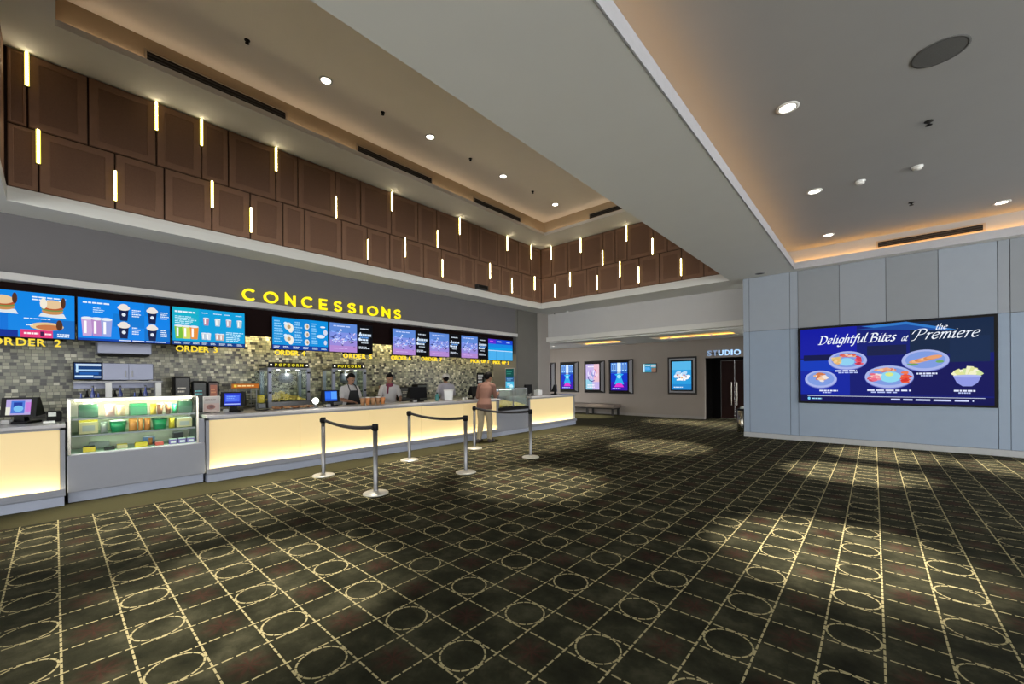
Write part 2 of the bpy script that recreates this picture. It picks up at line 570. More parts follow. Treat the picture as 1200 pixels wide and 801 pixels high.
M_SCRPL = pm('screen_wall_panel_lower', (.255, .315, .41), 0.75, var=.04, scale=5)
M_SCRP = pm('screen_wall_panel', (.28, .315, .37), 0.75, var=.04, scale=5)
M_SCRP2 = pm('screen_wall_panel_dark', (.235, .255, .285), 0.75, var=.04, scale=5)
M_SCRP3 = pm('screen_wall_panel_mid', (.265, .29, .33), 0.75, var=.04, scale=5)
M_SCRGAP = pm('panel_gap', (.06, .062, .07), 0.9)
M_PLINTH = pm('pale_blue_plinth', (.28, .31, .40), .4, var=.03)
M_COUNTW = pm('white_counter_laminate', (.20, .212, .255), 0.35, var=.03)
M_STONE = pm('grey_worktop', (.38, .38, .41), 0.25, var=.10, scale=40)
M_STEEL = pm('brushed_steel', (.20, .205, .22), 0.42, metal=0.9, var=.06, scale=30)
M_STEELB = pm('bluish_steel_panel', (.20, .215, .29), 0.38, metal=0.55, var=.06, scale=12)
M_CHROME = pm('satin_chrome', (.42, .40, .36), 0.22, metal=1.0, var=.05)
M_DISC = pm('stanchion_disc', (.55, .54, .50), 0.35, metal=0.55, var=.04)
M_BELT = pm('belt_webbing', (.018, .018, .022), 0.8, var=.15, scale=80)
M_PLAST = pm('black_plastic', (.005, .005, .006), 0.45, var=.1, spec=.10)
M_PLASTG = pm('grey_plastic', (.30, .30, .31), 0.5, var=.05)
M_WPLAST = pm('white_plastic', (.72, .73, .74), 0.4, var=.03)
M_GLASS = glass_mat('clear_glass')
M_DARKGL = pm('vent_dark', (.012, .011, .010), 0.9)
M_VENT = pm('vent_frame', (.33, .27, .20), 0.6, var=.05)
M_SILV = pm('silver_frame', (.30, .30, .33), 0.5, var=.04)
M_BEVEL = pm('silver_bevel_metal', (.17, .17, .185), 0.38, metal=1.0, var=.04)
M_DFRAME = pm('dark_frame', (.032, .030, .030), 0.55, var=.08, spec=.15)
M_DOOR = pm('dark_red_wood', (.020, .006, .005), 0.5, var=.3, scale=6, spec=.1)
M_BENCH = pm('bench_upholstery', (.17, .14, .12), 0.7, var=.1, bump=.2)
M_SIGNY = em('yellow_lit_letters', (1.0, .86, 0.0), 1.05, '#806000')
M_ORDY = em('yellow_order_letters', (.95, .74, 0.02), 0.85, '#806000')
M_SIGNB = em('blue_white_lit_letters', (.42, .66, 1.0), 1.25, '#101828')
M_SIGNB2 = em('dim_blue_letters', (.42, .60, .9), 0.55, '#203050')
M_TUBE = em('warm_light_bar', (1.0, .78, .12), 1.5)
M_CORE = em('warm_light_bar_core', (1.0, .84, .55), 26.0)
M_LENS = em('downlight_lens', (1.0, .93, .80), 14.0)
M_LED_O = em('amber_cove_led', (1.0, .46, .05), 5.5)
M_LED_O2 = em('amber_hall_led', (1.0, .50, .07), 7.0)
M_LED_W = em('warm_white_led', (1.0, .86, .55), 3.0)
M_LED_C = em('cream_counter_led', (1.0, .86, .50), 42.0)
M_GLOW = em('backlit_counter_panel', (1.0, .745, .32), 0.40, '#b8a684')
M_SCR = screen_mat('menu_display', 1.0)
M_SCRBIG = screen_mat('video_wall_display', 1.0)
M_PRINT = print_mat('printed_card')

# ================================================================== SETTING
ZS = 4.035      # main soffit
ZU = 6.19       # upper soffit of the tall tray
XL = -8.95      # brown panel wall on the left
YB = 11.68      # brown panel wall at the far end
struct('floor', MB().box(-13.5, 9, -9, 17.5, -0.05, 0), M_CARPET)

mb = MB()
mb.box(-2.79, -1.39, -9, 11.55, ZS, ZS+.14)                       # beam between the two trays
mb.box(-9.9, XL, -9, 12.9, ZS, ZS+.14)
mb.box(XL, -2.79, YB, 12.9, ZS, ZS+.14)
mb.box(XL, -2.79, -9, -.43, ZS, ZS+.14)
mb.box(-2.79, 9, 11.55, 12.9, ZS, ZS+.14)
struct('ceiling', mb, M_CEIL)
# tall tray over the counters: fascia, upper soffit, lip, recessed ceiling
f = .205
mb = MB()
mb.box(XL-.1, XL, -.43, YB, ZS+.14, ZS+f); mb.box(XL, -2.79, YB, YB+.1, ZS+.14, ZS+f)
mb.box(-2.79, -2.69, -.43, YB, ZS+.14, ZS+f); mb.box(XL, -2.79, -.53, -.43, ZS+.14, ZS+f)
struct('trim_1', mb, M_WHITE)
mb = MB()
mb.box(XL-.1, -8.0, -.53, YB+.1, ZU, ZU+.05); mb.box(-3.6, -2.69, -.53, YB+.1, ZU, ZU+.05)
mb.box(-8.0, -3.6, 10.65, YB+.1, ZU, ZU+.05); mb.box(-8.0, -3.6, -.53, .03, ZU, ZU+.05)
struct('ceiling', mb, M_WHITE)
mb = MB()
mb.box(-8.03, -8.0, .03, 10.65, ZU+.05, ZU+.09); mb.box(-3.6, -3.57, .03, 10.65, ZU+.05, ZU+.09)
mb.box(-8.03, -3.57, 10.65, 10.68, ZU+.05, ZU+.09); mb.box(-8.03, -3.57, 0, .03, ZU+.05, ZU+.09)
struct('trim_2', mb, M_WHITE)
mb = MB()
mb.box(-8.2, -8.11, -.08, 10.85, ZU+.05, 6.70); mb.box(-3.49, -3.4, -.08, 10.85, ZU+.05, 6.70)
mb.box(-8.11, -3.49, 10.76, 10.85, ZU+.05, 6.70); mb.box(-8.11, -3.49, -.08, 0, ZU+.05, 6.70)
struct('wall_tray_left', mb, pm('tan_tray_wall_shade', (.46, .36, .24), .9, var=.04, scale=2))  # darker tan puts the shade of the recess into the tray wall colour
struct('ceiling', MB().box(-8.2, -3.4, -.08, 10.85, 6.66, 6.76), M_CEILW)
# right tray
mb = MB()
mb.box(-1.42, -1.39, -9, 11.55, ZS+.14, ZS+.155); mb.box(-1.39, 9, 11.55, 11.58, ZS+.14, ZS+.155)
struct('trim_3', mb, M_WHITE)
mb = MB()
mb.box(-1.62, -1.54, -9, 11.78, ZS+.14, 4.56); mb.box(-1.54, 9, 11.70, 11.78, ZS+.14, 4.56)
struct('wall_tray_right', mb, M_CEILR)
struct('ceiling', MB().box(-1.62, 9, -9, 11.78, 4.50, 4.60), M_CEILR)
mb = MB()
mb.box(-1.385, -1.372, -9, 11.545, ZS-.004, ZS+.155); mb.box(-1.372, 9, 11.532, 11.545, ZS-.004, ZS+.155)
struct('trim_4', mb, pm('cove_lip_paint', (.40, .40, .43), .8))
# amber strips lying in the cove behind the lip of the right tray
t = thing('cove_light', 'amber light strip hidden in the cove of the right hand ceiling tray', 'light', (-1.48, 5, ZS+.145))
MB().box(-1.50, -1.46, -6, 11.55, ZS+.142, ZS+.157).build('led_strip', M_LED_O, t)
MB().box(-1.40, 7, 11.62, 11.66, ZS+.142, ZS+.157).build('led_strip', em('amber_cove_led_bright', (1.0, .44, .07), 14.0), t)
t = thing('cove_light', 'warm light strip in the cove of the tall tray above the counters', 'light', (-8.07, 5, ZU+.055))
MB().box(-8.075, -8.05, .1, 10.6, ZU+.052, ZU+.064).build('led_strip', em('warm_cove_led', (1, .77, .54), 6.0), t)
MB().box(-8.0, -3.6, 10.70, 10.725, ZU+.052, ZU+.064).build('led_strip', em('warm_cove_led', (1, .77, .54), 6.0), t)

# ---- brown acoustic panels above the counters
UL = [-0.24, 0.36, 1.15, 1.76, 2.17, 2.97, 3.39, 4.18, 4.78, 5.59, 6.38, 7.0, 7.8, 8.2, 8.62, 9.44, 9.84, 10.43, 11.08]
LL = [-0.14, 0.65, 1.25, 1.91, 2.52, 3.1, 3.52, 4.32, 4.94, 5.54, 5.96, 6.55, 7.16, 7.94, 8.4, 9.03, 9.58, 10.06, 10.62, 11.26]
UB = [-8.48, -7.81, -7.26, -6.45, -6.03, -5.63, -4.82, -4.4, -3.6]
LB = [-8.32, -7.69, -7.06, -6.66, -5.86, -5.25, -4.63, -4.01, -3.42]
ZM = 5.13; Z0 = ZS+f
wl = struct('wall_left_upper', MB().box(XL-.12, XL-.035, -.6, YB+.1, Z0-.02, ZU), M_BROWNGAP)
wbk = struct('wall_back_upper', MB().box(XL-.035, -2.69, YB+.035, YB+.12, Z0-.02, ZU), M_BROWNGAP)
struct('wall_right_upper', MB().box(-2.76, -2.69, -.43, YB, Z0-.02, ZU), M_BROWN)
struct('wall_near_upper', MB().box(XL-.1, -2.69, -.53, -.45, Z0-.02, ZU), M_BROWN)

def face_panel(parent, a0, a1, z0, z1, axis):
    """panel with a bevelled rim and a slightly sunken perforated field"""
    g = .010; m = min(.11, (a1-a0)*.2); c = .008
    mb = MB()
    def P(a, d, z):
        return (XL-.035+d, a, z) if axis == 'x' else (a, YB+.035-d, z)
    rings = []
    for ins, d in ((g, 0), (g, .027), (g+c, .035), (m, .035), (m+.006, .029)):
        rings.append([P(a0+ins, d, z0+ins), P(a1-ins, d, z0+ins), P(a1-ins, d, z1-ins), P(a0+ins, d, z1-ins)])
    vs = [p for r in rings for p in r]
    fs = []
    for k in range(4):
        for i in range(4):
            q = (k*4+i, k*4+(i+1) % 4, (k+1)*4+(i+1) % 4, (k+1)*4+i)
            fs.append(q if axis == 'x' else q)
    mb.add(vs, fs, 0)
    mb.add(rings[-1], [(0, 1, 2, 3)], 1)
    mb.build('panel', [M_BROWN, M_BROWN2], parent)
def row(parent, joints, a0, a1, z0, z1, axis):
    js = [a0] + joints + [a1]
    for p, q in zip(js[:-1], js[1:]): face_panel(parent, p, q, z0, z1, axis)
row(wl, UL, -.43, YB, ZM, ZU-.005, 'x'); row(wl, LL, -.43, YB, Z0+.003, ZM, 'x')
row(wbk, UB, XL, -2.79, ZM, ZU-.005, 'y'); row(wbk, LB, XL, -2.79, Z0+.003, ZM, 'y')

# glowing bars fixed over some of the joints
def bar(a, z0, z1, axis, lab, grp):
    loc = (XL, a, z0) if axis == 'x' else (a, YB, z0)
    t = thing('light_bar', lab, 'light', loc, 0, grp)
    b = MB(); d = MB(); c = MB(); w = .024; v = .010
    if axis == 'x': c.box(XL+.030, XL+.040, a-v, a+v, z0+.012, z1-.012)
    else: c.box(a-v, a+v, YB-.040, YB-.030, z0+.012, z1-.012)
    if axis == 'x':
        b.box(XL-.002, XL+.012, a-w-.004, a+w+.004, z0, z1); d.box(XL+.012, XL+.036, a-w, a+w, z0+.008, z1-.008, ch=.006)
    else:
        b.box(a-w-.004, a+w+.004, YB-.012, YB+.002, z0, z1); d.box(a-w, a+w, YB-.036, YB-.012, z0+.008, z1-.008, ch=.006)
    b.build('back_channel', M_BROWNGAP, t)
    d.build('diffuser', M_TUBE, t)
    c.build('led_core', M_CORE, t)
HI = [(5.70, 6.185), (5.12, 5.61), (4.64, 5.14), (4.36, 4.85)]
bars_l = [(-.24, 0), (1.15, 0), (1.76, 0), (2.97, 0), (4.18, 1), (5.59, 0), (7.0, 1), (7.8, 0), (9.84, 0), (11.08, 0)]
bars_ll = [(-.14, 2), (.65, 3), (1.91, 2), (2.52, 3), (4.94, 3), (5.96, 2), (7.16, 3), (9.03, 2), (10.06, 3), (11.26, 2)]
bars_b = [(-8.48, 0), (-7.26, 0), (-6.45, 1), (-5.63, 0), (-4.82, 1)]
bars_bl = [(-8.32, 3), (-7.69, 2), (-6.66, 3), (-5.86, 2), (-5.25, 3), (-4.01, 3)]
for lst, ax, rw, wn, frm in ((bars_l, 'x', 'upper', 'long left', 'nearest end'), (bars_ll, 'x', 'lower', 'long left', 'nearest end'), (bars_b, 'y', 'upper', 'far', 'corner'), (bars_bl, 'y', 'lower', 'far', 'corner')):
    for i, (a, h) in enumerate(lst):
        bar(a, HI[h][0], HI[h][1], ax, 'glowing light bar, %s from %s in %s panel row of %s brown wall' % (ORD[i], frm, rw, wn), 'light bars on the brown panels')
t = thing('projector_box', 'small dark box on the ledge below the brown panels near the corner', 'box', (XL+.04, 8.63, Z0))
MB().box(XL+.001, XL+.13, 8.41, 8.85, Z0+.002, Z0+.13, ch=.012).build('housing', M_DFRAME, t)
MB().box(XL+.13, XL+.138, 8.46, 8.80, Z0+.03, Z0+.11).build('front_grille', M_PLAST, t)

# ---- wall above the concession counters, lip, dark recess, mosaic wall
struct('wall_left', MB().box(-9.9, -9.63, -9, 11.03, 3.13, ZS), M_HEAD)
struct('trim_5', MB().box(-9.9, -9.52, -9, 11.03, 3.03, 3.14, ch=.006), M_BULK)
struct('trim_6', MB().box(-9.80, -9.745, -9, 11.03, 2.46, 3.03), M_DARKBR)
struct('ceiling', MB().box(-10.9, -9.80, -9, 11.03, 2.98, 3.05), M_BLACK)
struct('wall_mosaic', MB().box(-10.9, -10.76, -9, 11.03, 0, 3.0), M_MOSAIC)
struct('wall_return', MB().box(-10.9, -9.60, 11.03, 11.12, 0, 3.05), pm('return_wall_paint', (.12, .118, .118), .85))
struct('trim_7', MB().box(-10.4, -9.60, 11.122, 12.26, 0, ZS).box(-10.4, -9.632, 11.032, 11.122, 3.06, ZS), M_PIER)
struct('trim_8', MB().box(-10.4, -9.56, 12.265, 13.0, 0, ZS), M_COLM)
t = thing('cove_light', 'warm light strip washing down the mosaic wall behind the counters', 'light', (-10.55, 5, 2.62))
MB().box(-10.76, -10.50, -3, 10.95, 2.655, 2.68).build('bracket', M_BLACK, t)
MB().box(-10.58, -10.53, -3, 2.4, 2.62, 2.65).build('led_strip', M_LED_W, t)
MB().box(-10.58, -10.53, 2.5, 10.9, 2.62, 2.65).build('led_strip', em('warm_white_led_bright', (1.0, .82, .42), 70.0), t)

# ---- bulkhead, corridor
struct('wall_bulkhead', MB().box(-9.62, -2.45, 12.9, 13.02, 3.0, ZS+.1), M_BULK)
struct('trim_9', MB().box(-9.62, -2.45, 12.78, 13.0, 2.965, 3.13, ch=.006), M_WHITE)
mb = MB()
ZC = 2.92
trays = [(-9.05, -7.2), (-5.85, -3.3)]
mb.box(-13.5, -1.5, 12.98, 13.75, ZC, ZC+.05); mb.box(-13.5, -1.5, 14.85, 15.8, ZC, ZC+.05)
xs = [-13.5] + [v for p in trays for v in p] + [-1.5]
for a, b in zip(xs[0::2], xs[1::2]): mb.box(a, b, 13.75, 14.85, ZC, ZC+.05)
for a, b in trays:
    mb.box(a-.3, b+.3, 13.45, 15.15, ZC+.30, ZC+.36)
    mb.box(a-.3, a-.25, 13.45, 15.15, ZC+.05, ZC+.30); mb.box(b+.25, b+.3, 13.45, 15.15, ZC+.05, ZC+.30)
    mb.box(a-.3, b+.3, 13.45, 13.5, ZC+.05, ZC+.30); mb.box(a-.3, b+.3, 15.1, 15.15, ZC+.05, ZC+.30)
struct('ceiling', mb, M_CEIL)
for (a, b), lab in zip(trays, ('amber light strip in the corridor ceiling cove above the posters', 'amber light strip in the corridor ceiling cove before the studio door')):
    t = thing('cove_light', lab, 'light', ((a+b)/2, 15, ZC+.06))
    MB().box(a-.05, b+.05, 14.93, 14.97, ZC+.055, ZC+.07).build('led_strip', M_LED_O2, t)
mb = MB()
mb.box(-13.5, -4.6, 15.7, 15.85, 0, 3.0); mb.box(-4.6, -1.5, 15.7, 15.85, 2.23, 3.0)
mb.box(-13.5, -13.3, 13, 15.7, 0, 3.0)
struct('wall_far', mb, M_TAUPE)
struct('baseboard_far', MB().box(-13.3, -4.6, 15.685, 15.70, 0, .10), M_COLM)
mb = MB()
mb.box(-4.65, -4.6, 15.85, 16.8, 0, 2.4); mb.box(-4.6, -1.5, 15.85, 16.8, 2.23, 2.4)
struct('wall_door_recess', mb, M_BLACK)
# studio doors
struct('trim_10', MB().box(-4.60, -4.30, 16.62, 16.8, 0, 2.23).box(-2.9, -1.5, 16.62, 16.8, 0, 2.23).box(-4.30, -2.9, 16.62, 16.8, 2.15, 2.23), M_BLACK)
for i, (a, b, hx) in enumerate(((-4.29, -3.845, -3.93), (-3.835, -2.91, -3.75))):
    d = struct('door_%d' % (i+1), MB().box(a, b, 16.66, 16.71, .01, 2.145, ch=.004), M_DOOR)
    h = MB().cyl((hx, 16.60, .50), (hx, 16.60, 1.34), .021)
    h.cyl((hx, 16.60, .60), (hx, 16.67, .60), .010).cyl((hx, 16.60, 1.24), (hx, 16.67, 1.24), .010)
    h.build('door_handle', M_CHROME, d)

# ---- screen wall
wr = struct('wall_right', MB().box(-2.49, 9, 11.772, 12.6, 0, ZS+.1), M_SCRGAP)
XP = [-2.50, -2.36, -1.5, -1.34, -.57, .20, .97, 1.74, 1.89, 2.75, 3.6, 4.45, 5.3]
shade = [M_SCRP, M_SCRP, M_SCRP, M_SCRP2, M_SCRP3, M_SCRP2, M_SCRP, M_SCRP3, M_SCRP2, M_SCRP, M_SCRP3, M_SCRP2]
for i in range(len(XP)-1):
    MB().box(XP[i]+.004, XP[i+1]-.004, 11.75, 11.773, 2.674, ZS-.004, ch=.003).build('panel', shade[i], wr)
XQ = [-2.50, -2.36, -1.5, -1.34, 1.74, 1.89, 3.6, 5.3]
for i in range(len(XQ)-1):
    MB().box(XQ[i]+.004, XQ[i+1]-.004, 11.75, 11.773, .125, 2.666, ch=.003).build('panel', M_SCRPL, wr)
struct('baseboard_right', MB().box(-2.50, 9, 11.735, 11.772, 0, .12, ch=.004), pm('baseboard_paint', (.36, .37, .385), .6))

# ---- ceiling fittings
def downlight(x, y, z, watts, label, aim=None, deg=62, grp='ceiling downlights', r=.075):
    t = thing('downlight', label, 'light', (x, y, z), 0, grp)
    MB().lathe([(r*1.45, -.001), (r*1.45, -.010), (r*1.08, -.014), (r, -.004), (r, 0)], (0, 0, 0), 20).build('trim_ring', M_WHITE, t, False)
    MB().lathe([(0, -.005), (r*.98, -.005)], (0, 0, 0), 20).build('lens', M_LENS, t, False)
    ld = bpy.data.lights.new('spot', 'SPOT')
    ld.energy = watts; ld.spot_size = math.radians(deg); ld.spot_blend = .75
    ld.color = (1.0, .90, .74); ld.shadow_soft_size = .05
    lo = bpy.data.objects.new('spot', ld); COL.objects.link(lo); lo.parent = t
    lo.location = (0, 0, -.03)
    tx, ty = aim or (x, y)
    lo.rotation_euler = Vector((tx-x, ty-y, -z)).to_track_quat('-Z', 'Y').to_euler()
for i, (x, y, ax, ay, w, lab) in enumerate((
    (-.70, 5.43, -.25, 4.45, 1.0, 'bright downlight in right ceiling tray, closest to the camera on its shaded strip'),
    (-.70, 8.16, -.28, 8.3, 1.0, 'middle downlight of the three along the right ceiling tray edge'),
    (-.70, 10.86, .10, 10.6, 1.0, 'downlight in the far left corner of the right ceiling tray'),
    (1.67, 10.90, 1.9, 10.3, .8, 'downlight of the right ceiling tray above the end of the long vent'))):
    downlight(x, y, 4.5, DOWN_RIGHT*w, lab, (ax, ay), 27)
for i, y in enumerate((.93, 3.12, 5.32, 7.59, 9.85)):
    downlight(-7.0, y, 6.66, DOWN_LEFT*.8, 'downlight in the tall tray ceiling above the counters, %s from the near end' % ORD[i], (-6.3, y), 30)
for i, (y, w, ax, ay) in enumerate(((.93, 1.0, -3.4, .9), (5.32, 1.1, -3.8, 4.7), (9.85, 1.1, -3.6, 8.9))):
    downlight(-4.7, y, 6.66, DOWN_LEFT*w, 'downlight in the tall tray ceiling beside the dividing beam, %s from the near end' % ORD[i], (ax, ay), 21)
for i, (x, w) in enumerate(((-10.2, .9), (-8.7, 1.0), (-5.3, 1.0), (-3.95, 1.0))):
    downlight(x, 14.15, ZC, DOWN_HALL*w, 'small downlight in the corridor ceiling, %s from the left end' % ORD[i], (x, 14.3), 46, 'corridor downlights', .045)

def sprinkler(x, y, z, lab):
    t = thing('sprinkler', lab, 'sprinkler', (x, y, z), 0, 'ceiling sprinklers')
    MB().lathe([(.0, 0), (.04, 0), (.04, -.006), (.016, -.012), (.014, -.03), (0, -.03)], n=12).build('rosette', M_DARKGL, t, False)
    MB().lathe([(0, -.045), (.03, -.045), (.03, -.050), (0, -.052)], n=12).cyl((.01, 0, -.03), (.01, 0, -.046), .003, n=6).cyl((-.01, 0, -.03), (-.01, 0, -.046), .003, n=6).build('deflector', M_PLAST, t, False)
for i, (x, y) in enumerate(((-7.05, 1.96), (-7.03, 4.22), (-7.0, 6.47), (-6.97, 8.75))):
    sprinkler(x, y, 6.66, 'black sprinkler head between downlights of the tall tray, %s from the near end' % ORD[i])
sprinkler(.50, 6.85, 4.5, 'black sprinkler head in right ceiling tray beyond the round speaker')
sprinkler(.50, 9.83, 4.5, 'black sprinkler head in right ceiling tray before the long vent')
sprinkler(-9.1, 12.7, ZS, 'black sprinkler head on the soffit over the bulkhead beside the column')
def detector(x, y, z, lab):
    t = thing('smoke_detector', lab, 'smoke detector', (x, y, z), 0)
    MB().lathe([(0, 0), (.065, 0), (.065, -.012), (.05, -.018)], n=20).build('base', M_WPLAST, t, False)
    MB().lathe([(.05, -.018), (.052, -.04), (.035, -.052), (0, -.054)], n=20).build('sensor_head', M_WHITE, t, False)
detector(-.14, 8.22, 4.5, 'white round smoke detector nearer the left in the right ceiling tray')
detector(.48, 8.21, 4.5, 'white round smoke detector further right in the right ceiling tray')
detector(-8.55, 12.75, ZS, 'small white detector on the soffit above the bulkhead wall')
t = thing('ceiling_speaker', 'large round grey ceiling speaker in the right ceiling tray', 'speaker', (.475, 5.46, 4.5))
MB().lathe([(.195, 0), (.195, -.006), (.175, -.008), (.172, -.004)], n=36).build('rim', pm('speaker_rim', (.11, .11, .11), .9, spec=.02), t, False)
MB().lathe([(0, -.010), (.10, -.009), (.173, -.006)], n=36).build('grille', pm('speaker_mesh', (.115, .115, .112), .8, var=.3, scale=150), t, False)
t = thing('ceiling_speaker', 'small dark round speaker in the beam soffit beside the screen wall', 'speaker', (-2.06, 11.40, ZS))
MB().lathe([(.10, 0), (.10, -.01), (.085, -.012), (.085, -.004)], n=24).build('rim', M_PLASTG, t, False)
MB().lathe([(0, -.008), (.085, -.005)], n=24).build('grille', M_DFRAME, t, False)

def vent(c, length, h, axis, lab):
    """long slot diffuser in a tray wall"""
    t = thing('air_vent', lab, 'vent', c, 0, 'long air vents')
    def B(a0, a1, d0, d1, z0, z1, nm, m):
        (MB().box(d0, d1, a0, a1, z0, z1) if axis == 'x' else MB().box(a0, a1, -d1, -d0, z0, z1)).build(nm, m, t, False)
    L = length/2
    B(-L, L, .0, .003, -h/2, h/2, 'backing', M_DARKGL)
    fr = MB()
    for (a0, a1, z0, z1) in ((-L-.03, L+.03, h/2, h/2+.022), (-L-.03, L+.03, -h/2-.022, -h/2), (-L-.03, -L, -h/2, h/2), (L, L+.03, -h/2, h/2)):
        if axis == 'x': fr.box(0, .016, a0, a1, z0, z1)
        else: fr.box(a0, a1, -.016, 0, z0, z1)
    fr.build('frame', M_VENT, t, False)
    for k in (-1, 1):
        B(-L, L, .004, .012, k*h/5-.006, k*h/5+.006, 'slat', M_DFRAME)
for i, (a, b) in enumerate(((.94, 2.86), (4.27, 6.19), (7.62, 9.55))):
    vent((-8.11, (a+b)/2, 6.40), b-a, .13, 'x', 'long dark slot vent in the tall tray side, %s from the near end' % ORD[i])
vent((-5.42, 10.76, 6.40), 1.92, .13, 'y', 'long dark slot vent in the far side of the tall tray beside the beam')
vent((.82, 11.70, 4.315), 1.48, .11, 'y', 'long slot vent in the amber lit cove above the video wall')

# ================================================================== COUNTERS
CT = 1.0          # worktop height
def counter(name, lab, y0, y1, seams, xf=-7.40, xb=-8.25, end_glow=False):
    t = thing(name, lab, 'counter', ((xf+xb)/2, (y0+y1)/2, 0), 0, 'lit concession counters')
    MB().box(xb, xf-.03, y0+.01, y1-.01, 0.0, .112).build('plinth', M_PLINTH, t)
    mb = MB(); mb.box(xb+.02, xf-.13, y0+.012, y1-.012, .118, .955)
    mb.box(xf-.13, xf-.075, y0, y0+.04, .118, .955).box(xf-.13, xf-.075, y1-.04, y1, .118, .955).box(xf-.13, xf-.075, y0, y1, .925, .955)
    mb.build('carcass', M_COUNTW, t)
    # ledge that hides the light strip at the foot of the glowing front
    mb = MB(); mb.box(xf-.13, xf, y0, y1, .122, .14).box(xf-.014, xf, y0, y1, .14, .205, ch=.003)
    mb.build('ledge', M_COUNTW, t)
    MB().box(xf-.04, xf-.02, y0+.05, y1-.05, .150, .165).build('led_strip', M_LED_C, t)
    js = [y0+.04] + seams + [y1-.04]
    for a, b in zip(js[:-1], js[1:]):
        MB().box(xf-.13, xf-.108, a+.0025, b-.0025, .145, .922, ch=.002).build('front_panel', M_GLOW, t)
    MB().box(xb-.01, xf+.02, y0-.005, y1+.005, .958, CT, ch=.006).build('worktop', M_STONE, t)
    if end_glow:
        MB().box(xb+.1, xf-.12, y0-.006, y0+.011, .145, .922, ch=.002).build('front_panel', M_GLOW, t)
    return t
counter('counter', 'glowing counter at the left edge with a screen terminal on it', -4.0, .08, [-2.6, -1.25])
counter('counter', 'longest glowing counter, between the glass display case and the customer', 1.50, 7.84, [2.85, 4.15, 5.4, 6.65])
counter('counter', 'short glowing counter at the far end beside the corridor', 9.15, 11.55, [], xb=-8.3)
# bay with the popcorn bin between the long and the short counter
t = thing('counter', 'plain white low cabinet under the popcorn bin', 'counter', (-7.9, 8.5, 0))
MB().box(-8.25, -7.50, 7.86, 9.13, .10, .66, ch=.004).build('carcass', M_COUNTW, t)
MB().box(-8.22, -7.47, 7.86, 9.13, 0, .10).build('plinth', M_PLINTH, t)
MB().box(-8.25, -7.48, 7.86, 9.13, .66, .74, ch=.004).build('dark_rail', M_PLAST, t)
t = thing('popcorn_bin', 'glass bin of yellow popcorn between the long and short counters', 'popcorn bin', (-7.9, 8.5, .74))
mb = MB()
mb.box(-7.52, -7.51, 7.90, 9.09, .745, 1.24).box(-8.2, -8.19, 7.90, 9.09, .745, 1.24).box(-8.19, -7.52, 7.90, 7.91, .745, 1.24).box(-8.19, -7.52, 9.08, 9.09, .745, 1.24)
mb.build('glass_sides', M_GLASS, t)
mb = MB()
for x in (-7.515, -8.195):
    for y in (7.905, 8.49, 9.085): mb.box(x-.012, x+.012, y-.012, y+.012, .74, 1.25)
mb.box(-7.527, -7.503, 7.89, 9.1, 1.24, 1.262).box(-8.207, -8.183, 7.89, 9.1, 1.24, 1.262)
mb.build('frame', M_STEEL, t)
MB().box(-8.2, -7.52, 7.9, 9.1, 1.262, 1.275).build('top_glass', M_GLASS, t)
def heap(n, x0, x1, y0, y1, z, hmax, r, rnd):
    """loose popcorn: many small lumpy kernels piled in a mound"""
    mb = MB()
    for i in range(n):
        u, v = rnd.random(), rnd.random()
        h = hmax*(1-abs(2*u-1)**2)*(1-abs(2*v-1)**2.2)*(.75+.25*math.sin(7*v))
        p = (x0+(x1-x0)*u, y0+(y1-y0)*v, z+r*1.2+h*rnd.uniform(.3, 1))
        s = r*rnd.uniform(.7, 1.25)
        mb.ball(p, s, s*rnd.uniform(.7, 1.1), s*rnd.uniform(.7, 1.1), seg=6, rings=4)
    return mb
M_POP = pm('buttered_popcorn', (.80, .58, .16), .7, var=.35, scale=40)
heap(900, -8.17, -7.54, 7.93, 9.06, .745, .22, .020, R).build('popcorn', M_POP, t, kind='stuff')
MB().box(-7.9, -7.86, 8.2, 8.8, 1.215, 1.235).build('lamp_strip', em('bin_lamp', (1, .9, .65), 4.0), t)
ld = bpy.data.lights.new('bin_lamp', 'POINT'); ld.energy = 1.2; ld.color = (1, .85, .55); ld.shadow_soft_size = .04
lo = bpy.data.objects.new('bin_lamp', ld); COL.objects.link(lo); lo.parent = t; lo.location = (0, 0, .44)

# ---- glass display case
t = thing('display_case', 'lit glass display case with two shelves on a white base', 'display case', (-7.8, .79, 0))
Y0, Y1, XF, XBk = .105, 1.475, -7.50, -8.10
MB().box(XBk, XF-.04, Y0, Y1, 0, .125).build('plinth', M_PLINTH, t)
MB().box(XBk, XF+.03, Y0-.01, Y1+.015, .135, .595, ch=.008).build('base', M_COUNTW, t)
MB().box(XBk, XF-.02, Y0+.02, Y1-.02, .595, .607).build('deck', M_WPLAST, t)
fr = MB()
for y in (Y0+.012, Y1-.07):
    fr.box(XF-.024, XF, y-.012, y+.012, .60, 1.27); fr.box(XBk, XBk+.024, y-.012, y+.012, .60, 1.29)
    fr.box(XBk, XF-.03, y-.010, y+.010, 1.27, 1.29)
fr.build('frame', M_CHROME, t)
g = MB()
prof = [(XF-.006, .607), (XF-.006, 1.16), (XF-.02, 1.22), (XF-.055, 1.265), (XF-.11, 1.283)]
for (xa, za), (xb_, zb) in zip(prof[:-1], prof[1:]):
    g.add([(xa, Y0+.02, za), (xa, Y1-.08, za), (xb_, Y1-.08, zb), (xb_, Y0+.02, zb)], [(0, 1, 2, 3)], 0, True)
g.build('front_glass', M_GLASS, t)
g = MB(); g.box(XBk+.02, XF-.03, Y0+.008, Y0+.014, .61, 1.27).box(XBk+.02, XF-.03, Y1-.076, Y1-.070, .61, 1.27)
g.build('side_glass', M_GLASS, t)
